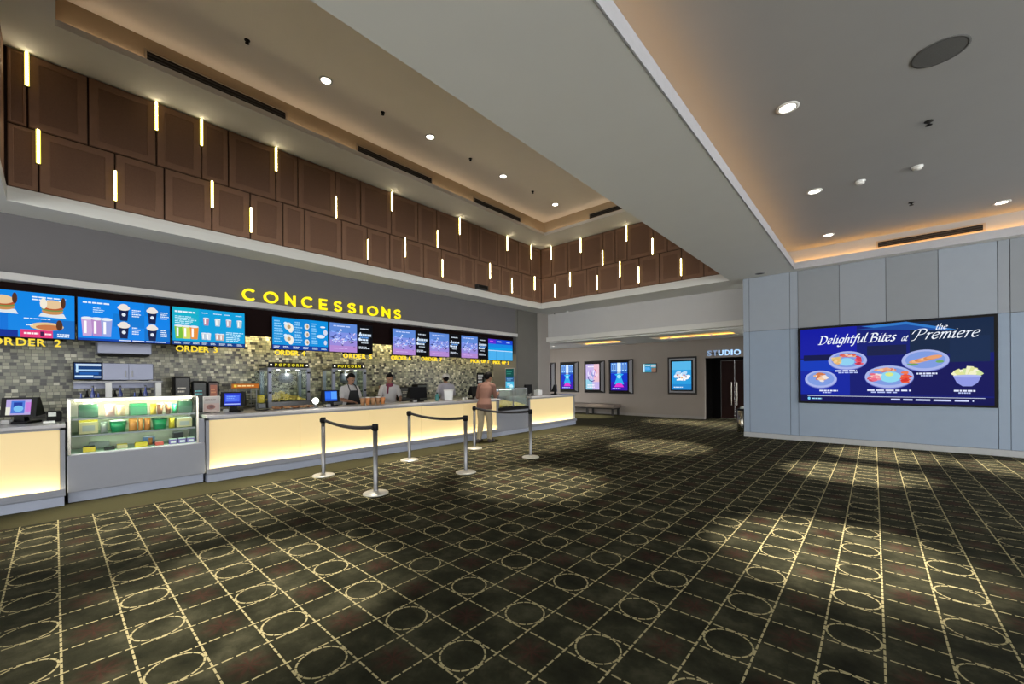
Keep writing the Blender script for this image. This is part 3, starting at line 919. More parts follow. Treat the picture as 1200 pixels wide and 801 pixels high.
MB().box(XBk, XF-.11, Y0, Y1-.06, 1.283, 1.295).build('top_panel', M_WPLAST, t)
MB().box(XBk+.004, XBk+.012, Y0+.02, Y1-.07, .61, 1.28).build('back_panel', pm('cream_back_panel', (.62, .60, .50), .6), t)
for z in (.835, 1.045):
    s = MB().box(XBk+.03, XF-.04, Y0+.03, Y1-.09, z-.010, z).build('shelf', glass_mat('shelf_glass', '#dcefe6', .3), t)
    MB().box(XF-.04, XF-.03, Y0+.03, Y1-.09, z-.018, z+.002).build('edge_strip', M_STEEL, s)
MB().box(XF-.12, XF-.09, Y0+.06, Y1-.12, 1.262, 1.28).build('lamp_strip', em('case_lamp', (1.0, .93, .62), 14.0), t)
for y in (.42, 1.12):
    ld = bpy.data.lights.new('case_lamp', 'POINT'); ld.energy = 15.0; ld.color = (1, .92, .66); ld.shadow_soft_size = .05
    lo = bpy.data.objects.new('case_lamp', ld); COL.objects.link(lo); lo.parent = t; lo.location = (XF-.10+7.8, y-.79, 1.235)
MB().box(XBk, XF, Y1-.055, Y1+.012, .60, .95).build('end_post', M_COUNTW, t)

# goods on show
def carton(y0, y1, z, h, x, depth, col, lab, lidcol=None, handle=False, label_col=None):
    t = thing('snack_box', lab, 'box', (x-depth/2, (y0+y1)/2, z))
    MB().box(x-depth, x, y0, y1, z, z+h*.86, ch=.006).build('carton', col, t)
    MB().box(x-depth+.004, x-.004, y0+.004, y1-.004, z+h*.86, z+h*(.93 if handle else 1), ch=.004).build('lid', lidcol or col, t)
    if handle:
        MB().tube([(x-depth/2, y0+(y1-y0)*.25, z+h*.92), (x-depth/2, y0+(y1-y0)*.33, z+h*1.0), (x-depth/2, y0+(y1-y0)*.67, z+h*1.0), (x-depth/2, y0+(y1-y0)*.75, z+h*.92)], .008, 6).build('handle', M_WPLAST, t)
    if label_col:
        MB().box(x-.001, x+.002, y0+(y1-y0)*.18, y1-(y1-y0)*.18, z+h*.18, z+h*.6).build('sticker', label_col, t)
def bag(y0, y1, z, h, x, col, lab, top=None):
    """pillow bag standing upright with crimped ends"""
    t = thing('snack_bag', lab, 'bag', (x-.05, (y0+y1)/2, z))
    w = (y1-y0)/2; cy = (y0+y1)/2
    mb = MB(); n = 7; m = 8
    vs = []
    for i in range(n+1):
        a = i/n
        th = .05*math.sin(PI*a)**.5 + .003
        for k in range(m):
            q = 2*PI*k/m
            vs.append((x-.05+th*math.cos(q), cy+w*math.sin(q)*(1-.06*math.sin(PI*a)), z+h*a*.94))
    fs = [(i*m+k, i*m+(k+1) % m, (i+1)*m+(k+1) % m, (i+1)*m+k) for i in range(n) for k in range(m)]
    mb.add(vs, fs, 0, True); mb.build('pouch', col, t)
    MB().box(x-.054, x-.046, y0+.004, y1-.004, z+h*.92, z+h).build('crimped_top', top or col, t)
def tub(y, r, z, h, x, col, lid, lab):
    t = thing('snack_tub', lab, 'tub', (x-r, y, z))
    MB().lathe([(0, 0), (r*.8, 0), (r, h*.9), (r*.97, h*.9), (0, h*.88)], (x-r, y, z), 16).build('cup', col, t)
    MB().lathe([(0, h), (r*.95, h), (r*1.06, h*.94), (r*1.06, h*.88), (0, h*.88)], (x-r, y, z), 16).build('lid', lid, t)
G1 = pm('dark_green_card', (.012, .05, .03), .4); G2 = pm('green_foil', (.02, .24, .10), .35, coat=.3)
CR = pm('cream_card', (.55, .46, .28), .6); YE = pm('yellow_print', (.70, .52, .05), .45); OR = pm('orange_foil', (.65, .26, .07), .35, coat=.3)
PK = pm('pink_foil', (.62, .42, .38), .35, coat=.3); BR = pm('brown_tub', (.16, .07, .03), .5); RD = pm('red_foil', (.60, .10, .08), .35, coat=.3)
PU = pm('purple_print', (.20, .15, .42), .4); BK = pm('black_foil', (.02, .02, .022), .35, coat=.3); GY = pm('grey_card', (.35, .36, .36), .6); BL = pm('blue_card', (.16, .30, .50), .5)
S2, S1, S0 = 1.046, .836, .608
carton(.20, .38, S2, .185, -7.66, .16, G1, 'dark green box with white handle at left end of top shelf', handle=True)
bag(.44, .54, S2, .165, -7.62, PK, 'pale pink snack bag beside the green box on top shelf')
bag(.55, .64, S2, .155, -7.62, CR, 'beige snack bag next to the pink bag on top shelf')
carton(.69, .87, S2, .16, -7.70, .14, G2, 'bright green box in the middle of top shelf')
tub(1.0, .034, S2, .155, -7.62, BR, M_WPLAST, 'small brown tub, nearer the green box, on top shelf')
tub(1.09, .034, S2, .155, -7.62, BR, PK, 'small brown tub with pink lid on top shelf')
bag(1.14, 1.20, S2, .14, -7.64, G2, 'narrow green bag beside the right hand box on top shelf')
carton(1.215, 1.375, S2, .185, -7.66, .15, G1, 'dark green box with white handle at right end of top shelf', handle=True)
carton(.20, .38, S1, .18, -7.66, .16, CR, 'cream box with yellow lid at left end of lower shelf', YE, label_col=GY)
bag(.40, .47, S1, .15, -7.64, GY, 'slim grey pouch beside the yellow lidded box')
tub(.57, .085, S1, .16, -7.60, G2, M_WPLAST, 'round green tub with white lid on lower shelf')
bag(.67, .76, S1, .17, -7.61, OR, 'wide orange snack bag in the middle of lower shelf')
bag(.77, .82, S1, .17, -7.61, OR, 'narrow orange snack bag beside the wide one')
bag(.83, .90, S1, .165, -7.61, pm('amber_foil', (.55, .20, .05), .35, coat=.3), 'amber snack bag next to the right hand green tub')
tub(1.0, .085, S1, .155, -7.60, G2, G1, 'round green tub with dark lid on lower shelf')
bag(1.10, 1.17, S1, .15, -7.64, YE, 'yellow pouch beside the cream box on lower shelf')
carton(1.19, 1.37, S1, .145, -7.66, .15, CR, 'cream box with pale sticker at right end of lower shelf', M_WPLAST, label_col=GY)
carton(.235, .35, S0, .075, -7.58, .08, YE, 'small yellow and black snack box on case floor at left', BK)
carton(.43, .53, S0+.001, .045, -7.58, .07, BK, 'flat black snack box on case floor')
carton(.73, .86, S0, .065, -7.60, .08, YE, 'yellow snack box on the case floor near the middle', YE)
carton(.94, 1.03, S0, .055, -7.58, .08, RD, 'red snack box on the case floor', PK)
for k in range(3):
    carton(1.09+k*.102, 1.182+k*.102, S0, .075, -7.58, .07, PU, 'purple and white snack box on case floor, %s of three' % ['left', 'middle', 'right'][k], M_WPLAST, label_col=M_WPLAST)
carton(.84, .97, S0, .12, -7.85, .08, BL, 'pale blue box at the back of the case floor', M_WPLAST)
carton(1.18, 1.30, S0, .15, -7.86, .10, BK, 'black box at the back of the case floor', GY)
bag(.90, .97, S2, .15, -7.66, YE, 'yellow pouch right of the bright green box on top shelf')
carton(.55, .66, S0, .06, -7.62, .08, CR, 'small cream snack box on case floor beside the flat black one', YE)
carton(.24, .33, S0+.002, .05, -7.70, .08, BK, 'black snack box behind the yellow and black one on case floor', YE)
bag(.885, .93, S0, .10, -7.70, OR, 'small orange pouch behind the red box on case floor')
carton(.30, .50, S0, .09, -7.88, .08, GY, 'grey carton at the back of the case floor')

# ================================================================== MENU BOARDS
X_M = -9.62
def display(name, lab, cat, x, y0, y1, z0, z1, grp=None, depth=.05):
    """screen facing the hall (+X)"""
    t = thing(name, lab, cat, (x-depth, (y0+y1)/2, z0), 0, grp)
    MB().box(x-depth, x, y0, y1, z0, z1, ch=.004).build('housing', M_PLAST, t)
    MB().box(-9.746, x-depth+.001, (y0+y1)/2-.2, (y0+y1)/2+.2, z1-.30, z1-.10).build('wall_bracket', M_PLAST, t)
    b = .012
    W = y1-y0-2*b; Hh = z1-z0-2*b
    pic = Pic((x+.0006, y0+b, z0+b), (0, W, 0), (0, 0, Hh))
    return t, pic, W/Hh
MZ0, MZ1 = 2.19, 2.905
WT = '#eaf6ff'
def cup(p, u, v, w, h, body, top, asp):
    p.poly([(u-w*.36, v), (u+w*.36, v), (u+w*.5, v+h*.72), (u-w*.5, v+h*.72)], body)
    p.oval(u, v+h*.76, w*.62, h*.16, top); p.oval(u, v+h*.86, w*.42, h*.13, top)
    p.oval(u, v+h*.36, w*.2, h*.1, '#dfe8f5')
def drink(p, u, v, w, h, cols):
    for i, c in enumerate(cols):
        x = u + (i-(len(cols)-1)/2)*w*.75
        p.poly([(x-w*.34, v), (x+w*.34, v), (x+w*.46, v+h), (x-w*.46, v+h)], c)
        p.oval(x, v+h, w*.46, h*.09, '#e8eef4'); p.rect(x-w*.25, v+h*.15, x-w*.05, v+h*.85, '#ffffff')
def burger(p, u, v, w, h):
    p.poly([(u-w*.62, v), (u+w*.62, v-h*.05), (u+w*.5, v+h*.2), (u-w*.5, v+h*.2)], '#dfe6ea')
    p.oval(u, v+h*.3, w*.48, h*.17, '#c98d54'); p.oval(u, v+h*.42, w*.5, h*.12, '#6f8f4a'); p.oval(u, v+h*.5, w*.48, h*.13, '#b9582e')
    p.oval(u, v+h*.68, w*.45, h*.24, '#e6c69a'); p.oval(u+w*.48, v+h*.8, w*.11, h*.3, '#53301e'); p.oval(u-w*.4, v+h*.7, w*.16, h*.28, '#f2ead8')
rb = random.Random(3)
t, p, a = display('menu_screen', 'blue menu screen with burgers, cut by the left edge above ORDER 2', 'screen', X_M, -.96, .228, MZ0, MZ1, 'lit menu screens')
p.rect(0, 0, 1, 1, '#0b86e6'); p.rect(0, 0, .42, .55, '#0a74da'); p.rect(.70, 0, 1, .42, '#1470c8'); p.rect(.70, .42, 1, 1, '#0a8cea')
p.bars(.02, .84, .5, .95, 2, WT, rb); p.bars(.62, .82, .92, .93, 2, WT, rb)
burger(p, .38, .52, .20, .40); burger(p, .80, .48, .2, .42)
p.oval(.75, .26, .15, .09, '#e8c890'); p.oval(.77, .24, .12, .06, '#c87848'); p.oval(.86, .30, .03, .12, '#53301e'); p.oval(.12, .28, .08, .14, '#e3d3b8'); p.oval(.14, .26, .05, .09, '#7a4a9a')
p.rect(0, 0, .50, .15, '#0a2f96'); p.bars(.05, .03, .4, .12, 1, WT, rb); p.rect(.52, 0, .80, .17, '#e23a78'); p.bars(.55, .05, .68, .13, 1, '#fff0f6', rb); p.rect(.69, .03, .72, .14, '#401848'); p.bars(.73, .05, .79, .12, 1, '#fff0f6', rb); p.bars(.84, .02, .97, .12, 2, WT, rb)
p.bars(.55, .40, .78, .44, 1, WT, rb); p.bars(.57, .25, .64, .3, 1, WT, rb); p.bars(.02, .62, .12, .7, 1, WT, rb)
p.build('picture', M_SCR, t)
t, p, a = display('menu_screen', 'blue menu screen of dark cups with whipped cream, between the burger and juice screens', 'screen', X_M, .24, 1.415, MZ0, MZ1, 'lit menu screens')
p.rect(0, 0, 1, 1, '#0a84ea'); p.rect(.36, .36, .70, .68, '#0b79d4'); p.rect(.70, .02, 1, .36, '#0c74cc'); p.rect(.70, .68, 1, 1, '#0c7cd8'); p.rect(0, 0, 1, .05, '#0a46b0')
p.bars(.05, .86, .34, .93, 1, WT, rb); p.bars(.15, .66, .27, .8, 3, '#bfe4ff', rb)
drink(p, .19, .10, .13, .42, ['#c9a8d8', '#b88cc8', '#9aa6e0'])
for u, v in ((.47, .52), (.79, .50), (.47, .08), (.79, .06)): cup(p, u, v, .11, .42, '#14204a', '#ece4dc', a)
for u, v in ((.56, .62), (.89, .62), (.56, .18), (.89, .16)): p.bars(u, v, u+.10, v+.2, 4, WT, rb)
p.bars(.42, .01, .98, .05, 1, WT, rb)
p.build('picture', M_SCR, t)
t, p, a = display('menu_screen', 'turquoise menu screen of juices and slushes above ORDER 3', 'screen', X_M, 1.43, 2.60, MZ0, MZ1, 'lit menu screens')
p.rect(0, 0, 1, 1, '#0aa6d6'); p.rect(.36, .1, 1, 1, '#0aa0dc'); p.rect(0, 0, 1, .10, '#0b3a86'); p.rect(0, .55, .34, 1, '#12b0cc')
p.bars(.03, .84, .3, .93, 1, WT, rb); p.bars(.03, .56, .32, .78, 5, '#c8f2ff', rb)
drink(p, .18, .16, .13, .34, ['#7cbf3a', '#d4dc60', '#e8903a'])
for i, u in enumerate((.44, .60, .76, .92)): drink(p, u, .56, .09, .2, [['#c08aa0', '#cfd8dc', '#c8b0b8', '#b8d0d8'][i]]); p.bars(u-.06, .88, u+.06, .92, 1, WT, rb)
drink(p, .44, .16, .08, .18, ['#b8ccdc', '#d8e0ec']); drink(p, .63, .16, .08, .18, ['#c8a8a0', '#d0b4ac'])
p.bars(.72, .14, .98, .42, 6, '#c8f2ff', rb)
for u in (.02, .14, .26, .38, .50, .62, .74, .88): p.bars(u, .02, u+.09, .08, 2, WT, rb)
p.build('picture', M_SCR, t)
t, p, a = display('menu_screen', 'blue menu screen with white food pictures above ORDER 4', 'screen', X_M, 3.09, 4.30, MZ0, MZ1, 'lit menu screens')
p.rect(0, 0, 1, 1, '#0a86d6'); p.rect(0, .14, .36, 1, '#0b92dc'); p.rect(.66, .14, 1, 1, '#0b90e0'); p.rect(0, 0, 1, .14, '#0b3c9a')
for v in (.66, .28):
    p.oval(.27, v+.08, .07, .12, '#e8e4d8'); p.oval(.31, v+.02, .05, .14, '#f4efe2'); p.oval(.22, v+.16, .03, .05, '#d8f0ff'); p.oval(.28, v+.06, .03, .06, '#b8a078')
for v in (.26, .52, .78): p.oval(.60, v, .045, .10, '#e6e4dc'); p.oval(.61, v, .02, .05, '#b89a78')
p.oval(.90, .80, .05, .03, '#e8f0f4'); p.oval(.95, .62, .04, .09, '#d8dcec'); p.oval(.86, .48, .08, .06, '#e4f2fa'); p.oval(.95, .28, .03, .08, '#d8dcec')
for u0, v0, u1, v1, n in ((.03, .2, .18, .92, 9), (.38, .2, .52, .92, 9), (.69, .2, .8, .92, 9)): p.bars(u0, v0, u1, v1, n, '#8fd0f6', rb)
for u in (.02, .18, .35, .53, .70, .87): p.bars(u, .03, u+.11, .11, 2, WT, rb)
p.build('picture', M_SCR, t)
def combo(y0, y1, lab):
    t, p, a = display('menu_screen', lab, 'screen', X_M, y0, y1, MZ0, MZ1, 'lit menu screens')
    p.rect(0, 0, 1, 1, '#06070c')
    W = .62
    p.rect(0, 0, W, .22, '#b48ad2'); p.rect(0, .22, W, .42, '#9a8cdc'); p.rect(0, .42, W, .68, '#7f92e4'); p.rect(0, .68, W, 1, '#5f8ad8')
    r2 = random.Random(11)
    for _ in range(60):
        u = r2.uniform(.04, W-.04); v = .47+.2*r2.gauss(0, .55)
        p.oval(u, v, r2.uniform(.008, .02), r2.uniform(.02, .05), r2.choice(['#dfe6ff', '#3a4aa0', '#8fb6ff', '#e8d4f4', '#2a3270', '#b4c8ff']), 8, r2.uniform(0, 3))
    p.oval(.5, .34, .05, .02, '#232a66', 10, .4); p.bars(.08, .86, .54, .93, 1, '#c8d8ff', r2); p.bars(.08, .1, .54, .14, 1, '#d8c0f0', r2)
    p.bars(W+.08, .84, .96, .9, 1, '#cdd6e4', r2, .3)
    # two bands of large slanted lettering, too blurred in the hall to read
    p.line([(W+.05, .60), (W+.085, .74)], .045, '#e6f2ff', a); p.bars(W+.08, .60, .97, .70, 1, '#cfe0f4', r2, .15)
    p.bars(W+.07, .52, .95, .60, 1, '#5f96dc', r2, .2); p.oval(W+.06, .49, .03, .055, '#e0ecff', 12); p.bars(W+.08, .44, .96, .51, 1, '#dcebff', r2, .1)
    p.bars(W+.1, .34, .9, .39, 1, '#cdd6e4', r2, .3); p.bars(W+.04, .14, .96, .24, 2, '#cdd6e4', r2, .3)
    p.build('picture', M_SCR, t)
combo(4.315, 5.44, 'purple and black combo screen beside the blue food screen, above ORDER 5')
combo(6.01, 7.19, 'purple and black combo screen, first of the far trio')
combo(7.22, 8.40, 'purple and black combo screen, middle of the far trio')
combo(8.43, 9.59, 'purple and black combo screen touching the last bright blue screen')
t, p, a = display('menu_screen', 'bright blue and violet screen, last in the row beside the pier', 'screen', X_M, 9.62, 10.86, MZ0-.03, MZ1-.02, 'lit menu screens')
p.rect(0, 0, 1, 1, '#1486e2'); p.rect(0, .78, .3, 1, '#5a2ad0'); p.rect(.3, .78, 1, 1, '#1a46d0'); p.rect(0, .46, 1, .60, '#0aa0e8'); p.rect(0, 0, 1, .46, '#4cb0ee')
p.bars(.06, .86, .26, .94, 1, '#e070f0', rb); p.bars(.38, .86, .64, .94, 1, WT, rb); p.bars(.74, .84, .94, .92, 1, '#b8d8ff', rb); p.rect(.31, 0, .325, .44, '#2a90d8'); p.rect(.64, 0, .655, .44, '#2a90d8')
p.rect(0, .44, 1, .47, '#d8f0ff')
p.build('picture', M_SCR, t)

def order_sign(text, y0, y1, z, lab, h=.112, top=None):
    t = thing('order_sign', lab, 'sign', (X_M-.03, (y0+y1)/2, z), 0, 'yellow order signs')
    MB().box(X_M-.045, X_M-.03, y0-.02, y1+.02, z+h-.02, top or MZ0).build('hanger', M_BLACK, t)
    letters(t, text, (X_M-.005, y0, z), (0, 1, 0), (0, 0, 1), h, .03, M_ORDY, total=(y1-y0))
order_sign('ORDER 2', -.63, .07, 2.075, 'yellow ORDER 2 letters under the burger screen')
order_sign('ORDER 3', 1.49, 2.13, 2.075, 'yellow ORDER 3 letters under the turquoise screen')
order_sign('ORDER 4', 3.15, 3.78, 2.075, 'yellow ORDER 4 letters under the blue food screen')
order_sign('ORDER 5', 4.67, 5.42, 2.065, 'yellow ORDER 5 letters under the nearest combo screen')
order_sign('ORDER 6', 5.98, 6.60, 2.065, 'yellow ORDER 6 letters under the first combo screen of the far trio')
order_sign('ORDER 7', 6.95, 7.69, 2.065, 'yellow ORDER 7 letters under the middle of the far trio of screens')
order_sign('PICK UP 1', 8.86, 9.66, 2.06, 'yellow PICK UP 1 letters under the last combo screen')
order_sign('PICK UP 2', 9.88, 10.68, 2.040, 'yellow PICK UP 2 letters under the bright blue screen', top=MZ0-.03)

# big illuminated name over the counters: even-width strokes
t = thing('concessions_sign', 'large yellow illuminated CONCESSIONS letters on the grey header wall', 'sign', (-9.62, 4.4, 3.165))
def arc(cx, cy, rx, ry, a0, a1, n=22):
    return [(cx+rx*math.cos(math.radians(a0+(a1-a0)*i/n)), cy+ry*math.sin(math.radians(a0+(a1-a0)*i/n))) for i in range(n+1)]
SHAPES = {'C': [arc(.56, .5, .56, .5, 44, 316)], 'O': [arc(.5, .5, .5, .5, 0, 360, 30)], 'N': [[(0, 0), (0, 1), (1, 0), (1, 1)]],
          'E': [[(1, 1), (0, 1), (0, 0), (1, 0)], [(0, .5), (.88, .5)]], 'I': [[(.5, 0), (.5, 1)]],
          'S': [catmull([(.95, .84), (.72, .98), (.36, .99), (.08, .84), (.12, .62), (.5, .5), (.88, .38), (.93, .15), (.66, .01), (.3, .01), (.03, .17)], 4)]}
CONC = [(2.54, 2.78), (2.93, 3.21), (3.35, 3.56), (3.69, 3.94), (4.08, 4.28), (4.42, 4.62), (4.76, 4.97), (5.08, 5.14), (5.28, 5.57), (5.69, 5.92), (6.04, 6.25)]
def stroke_letter(shape, y0, y1, z0, z1, x, w, depth):
    mb = MB()
    for st in SHAPES[shape]:
        pts = [(y0+w/2+(y1-y0-w)*u, z0+w/2+(z1-z0-w)*v) for u, v in st]
        closed = shape == 'O'
        if closed: pts = pts[:-1]
        L, Q = ribbon(pts, w, closed)
        n = len(L)
        for i in range(n if closed else n-1):
            j = (i+1) % n
            mb.prism([Q[i], Q[j], L[j], L[i]], (x, 0, 0), (0, 1, 0), (0, 0, 1), depth)
    return mb
for ch, (a, b) in zip('CONCESSIONS', CONC):
    stroke_letter(ch, a, b, 3.163, 3.410, -9.56, .044, .05).build('letter', M_SIGNY, t)
MB().box(-9.63, -9.61, 2.6, 6.2, 3.24, 3.26).build('mounting_rail', M_HEAD, t)

# ================================================================== VIDEO WALL
t = thing('video_wall', 'large blue video screen advertising food plates on the grey panelled wall', 'screen', (.195, 11.75, .90))
MB().box(-1.335, 1.73, 11.70, 11.752, .90, 2.66, ch=.006).build('housing', M_PLAST, t)
BW, BH = 3.065, 1.76
p = Pic((-1.335+.045, 11.6985, .90+.045), (BW-.09, 0, 0), (0, 0, BH-.09), .0001)
a = (BW-.09)/(BH-.09)
def U(u): return (u*BW-.045)/(BW-.09)
def V(v): return (v*BH-.045)/(BH-.09)
p.rect(0, 0, 1, 1, '#0a1470')
p.rect(0, .60, .34, 1, '#0c16a0'); p.rect(.34, .60, .62, 1, '#0c1a72'); p.rect(.62, .60, 1, 1, '#0e2444'); p.rect(0, .40, .30, .58, '#0a38b8'); p.rect(0, .1, .30, .42, '#0a22a0')
p.rect(.62, .1, 1, .5, '#0a0c58'); p.rect(0, 0, 1, .085, '#0a0c50'); p.rect(.02, .56, .30, .64, '#060e48')
p.poly([(U(.37), V(.965)), (U(.60), V(.985)), (U(.83), V(.86)), (U(.70), V(.87)), (U(.46), V(.93))], '#2f78c8')
p.poly([(U(.34), V(.93)), (U(.60), V(.955)), (U(.80), V(.85)), (U(.55), V(.90))], '#1a4a9a')
p.rect(U(.40), V(.60), U(.60), V(.72), '#101a48'); p.rect(U(.80), V(.50), U(.97), V(.78), '#10284c')
p.script('Delightful Bites', U(.125), V(.768), .150, '#eef4ff', a, .26, .12, width=.432)
p.script('at', U(.574), V(.762), .10, '#eef4ff', a, .26, .11, width=.03)
p.script('Premiere', U(.632), V(.768), .158, '#eef4ff', a, .34, .085, width=.300)
p.script('the', U(.735), V(.872), .085, '#eef4ff', a, .26, .11)
def plate(u, v, ru, rv):
    p.oval(u, v-.008, ru*1.01, rv*1.03, '#6a74c8', 32); p.oval(u, v, ru, rv, '#a8b4ea', 32); p.oval(u, v+.004, ru*.84, rv*.80, '#7f9be0', 32)
r3 = random.Random(5)
def bits(u, v, su, sv, n, ru, rv, cols):
    for _ in range(n): p.oval(u+su*r3.triangular(-1.7, 1.7), v+sv*r3.triangular(-1.7, 1.7), ru*r3.uniform(.7, 1.3), rv*r3.uniform(.7, 1.3), r3.choice(cols), 8, r3.uniform(0, 3))
u, v = U(.137), V(.317); plate(u, v, .098, .117)
bits(u+.004, v+.025, .022, .034, 34, .013, .020, ['#e8a870', '#f4c8a0', '#d07848', '#f6dcc8', '#c85a30', '#f0e4dc'])
u, v = U(.2915), V(.552); plate(u, v, .111, .121)
p.oval(u-.004, v-.02, .046, .052, '#8fd0f0', 18)
bits(u-.060, v-.002, .012, .032, 30, .013, .016, ['#e8b070', '#f0c890', '#d09050', '#d8c078'])
bits(u+.004, v+.062, .032, .010, 24, .014, .014, ['#e07060', '#f0b080', '#d85a50', '#f0c8b0'])
bits(u+.068, v, .008, .032, 22, .012, .018, ['#d83850', '#e86070', '#c03048'])
u, v = U(.511), V(.342); plate(u, v, .127, .140)
p.oval(u+.008, v-.004, .056, .068, '#8fd8f0', 18); p.oval(u+.004, v+.028, .022, .024, '#d8e88a', 12)
bits(u-.074, v-.012, .016, .036, 34, .014, .018, ['#f08ca0', '#e86a80', '#f6c8b8', '#c84a60', '#f4dcd4'])
bits(u, v+.085, .045, .010, 26, .014, .013, ['#e8a080', '#f0c098', '#d87868'])
bits(u+.088, v-.006, .008, .038, 28, .014, .022, ['#e8503a', '#d83028', '#f07850'])
u, v = U(.687), V(.528); plate(u, v, .114, .128)
for k in range(7): p.oval(u-.040+k*.014, v-.012+.008*k, .040, .022, ['#e8a070', '#f0b888', '#d88850'][k % 3], 14, .35)
p.oval(u-.06, v-.05, .03, .014, '#6aa060', 10); p.oval(u+.07, v-.02, .020, .016, '#70a860', 10)
u, v = U(.873), V(.33)
for k, (du, dv, an) in enumerate(((-.062, .06, 2.3), (-.048, .085, 2.1), (-.02, .09, 1.75), (-.004, .10, 1.4), (.014, .125, 1.2), (.032, .11, .95), (.048, .085, .75), (.062, .06, .6), (.03, .06, .8), (-.035, .05, 2.2))):
    c = ['#f2f0c8', '#dfe29a', '#f6f4da', '#cfe0a0'][k % 4]
    p.line([(u+du*.35, v+.0), (u+du, v+dv)], .055, c, a)
p.poly([(u-.062, v+.012), (u+.062, v+.012), (u+.045, v-.065), (u+.02, v-.105), (u-.02, v-.105), (u-.045, v-.065)], '#8f98e4')
p.oval(u, v+.012, .062, .016, '#aab4f0', 20)
def cap(u0, u1, v, h=.026):
    p.bars(U(u0), V(v), U(u1), V(v)+h, 1, '#dfe6ff', r3, .25); p.bars(U(u0)+.02, V(v)-h*.9, U(u1)-.02, V(v), 1, '#b8c4f4', r3, .35)
cap(.13, .24, .156); cap(.222, .392, .408); cap(.40, .632, .166); cap(.648, .745, .362); cap(.816, .92, .168)
p.rect(U(.057), V(.098), U(.948), V(.103), '#dfe6ff')
p.bars(U(.522), V(.058), U(.945), V(.082), 1, '#cfd8ff', r3, .2); p.bars(U(.085), V(.055), U(.162), V(.075), 1, '#9fd8ff', r3, .2)
p.oval(U(.067), V(.066), .009, .020, '#7ad0ff', 12)
p.build('picture', M_SCRBIG, t)

# ================================================================== CORRIDOR FURNITURE
def poster(x0, x1, z0, z1, lab, paint, flat=False):
    """display case: dark outer frame, silver bevel sloping out to a black bezel with a lit poster"""
    t = thing('poster_display', lab, 'poster', ((x0+x1)/2, 15.7, z0), 0, 'lit poster displays')
    MB().box(x0, x1, 15.655, 15.70, z0, z1, ch=.006).build('outer_frame', M_DFRAME, t)
    i0, i1, iz = (.06, .13, .13) if flat else (.03, .13, .10)
    yo, yi = (15.652, 15.645) if flat else (15.655, 15.54)
    o = [(x0+i0, yo, z0+i0), (x1-i0, yo, z0+i0), (x1-i0, yo, z1-i0), (x0+i0, yo, z1-i0)]
    q = [(x0+i1, yi, z0+iz), (x1-i1, yi, z0+iz), (x1-i1, yi, z1-iz), (x0+i1, yi, z1-iz)]
    mb = MB(); fs = [(k, (k+1) % 4, 4+(k+1) % 4, 4+k) for k in range(4)]
    if flat: mb.add(o+q, fs)
    else: mb.add(o+q, [fs[0], fs[2], fs[3]], 1).add(o+q, [fs[1]], 0)  # silver bevel with light put into its colour: right side pale, others dark
    mb.build('silver_bevel', [M_SILV, M_DFRAME], t)
    yb = yi-.03
    MB().box(x0+i1-.005, x1-i1+.005, yb, 15.652, z0+iz-.005, z1-iz+.005, ch=.004).build('bezel', M_PLAST, t)
    w = x1-x0-2*i1-.09; h = z1-z0-2*iz-.09
    p = Pic((x0+i1+.045, yb-.001, z0+iz+.045), (w, 0, 0), (0, 0, h), .0001)
    paint(p, w/h)
    p.build('picture', M_SCR, t)
def art_tower(p, a):
    p.rect(0, 0, 1, 1, '#1436c8'); p.rect(0, .62, 1, 1, '#3f7ae0'); p.rect(0, 0, 1, .3, '#3a1ab0')
    for u in (.1, .26, .42, .58, .74, .9): p.rect(u-.05, .70, u+.05, .98, '#a8d8f4'); p.rect(u-.03, .74, u+.03, .94, '#2f62c0')
    p.rect(.40, .60, .60, 1, '#dff2ff'); p.rect(0, .64, 1, .66, '#0c1e70')
    p.poly([(.2, .22), (.8, .22), (.62, .50), (.78, .58), (.5, .62), (.22, .58), (.38, .50)], '#2fb0f0'); p.oval(.5, .50, .12, .07, '#9fe8ff')
    p.poly([(.2, .12), (.8, .12), (.66, .24), (.5, .28), (.34, .24)], '#e03ad0'); p.bars(.1, .03, .9, .10, 1, '#b8d0ff', rb)
def art_pastel(p, a):
    p.rect(0, 0, 1, 1, '#c8b8ec'); p.rect(0, 0, .5, .4, '#9ad4ea'); p.rect(.6, .3, 1, 1, '#f0c4d4')
    for i in range(7): p.oval(.25+.09*i, .62+.06*math.sin(i*2), .12, .09, ['#e8e0ff', '#b89ae0', '#f4dcea', '#8f9ad8'][i % 4], 14, i)
    p.line([(.16, .48), (.28, .36), (.46, .32), (.66, .36)], .03, '#3a3f90', a); p.line([(.66, .80), (.80, .66), (.76, .52), (.64, .48)], .03, '#d85a80', a)
    p.bars(.12, .06, .9, .22, 2, '#f8f4ff', rb); p.bars(.15, .86, .85, .94, 1, '#f8f4ff', rb)
def art_sky(p, a):
    p.rect(0, 0, 1, 1, '#2f9fe0'); p.rect(0, .7, 1, 1, '#58b8ea'); p.rect(0, 0, 1, .2, '#2488d0')
    for i in range(8): p.oval(.25+.08*i, .5+.09*math.sin(i*1.7), .15, .07, ['#e8f4ff', '#b8dcf8', '#f4e4e0', '#ffffff'][i % 4], 14, .3)
    for i in range(5): p.oval(.3+.11*i, .46+.06*math.cos(i*2), .05, .03, ['#d85a3a', '#2a5aa0', '#e8b070'][i % 3], 10)
    p.bars(.25, .30, .8, .4, 1, '#ffffff', rb); p.bars(.1, .06, .6, .12, 1, '#dff2ff', rb)
poster(-10.93, -9.93, .91, 2.29, 'poster display with deep blue and magenta picture behind the far counter terminal', art_tower)
poster(-9.63, -8.62, .90, 2.29, 'poster display with pale lilac and pink picture', art_pastel)
poster(-8.42, -7.33, .88, 2.31, 'poster display with deep blue and magenta picture beside the small wall screen', art_tower)
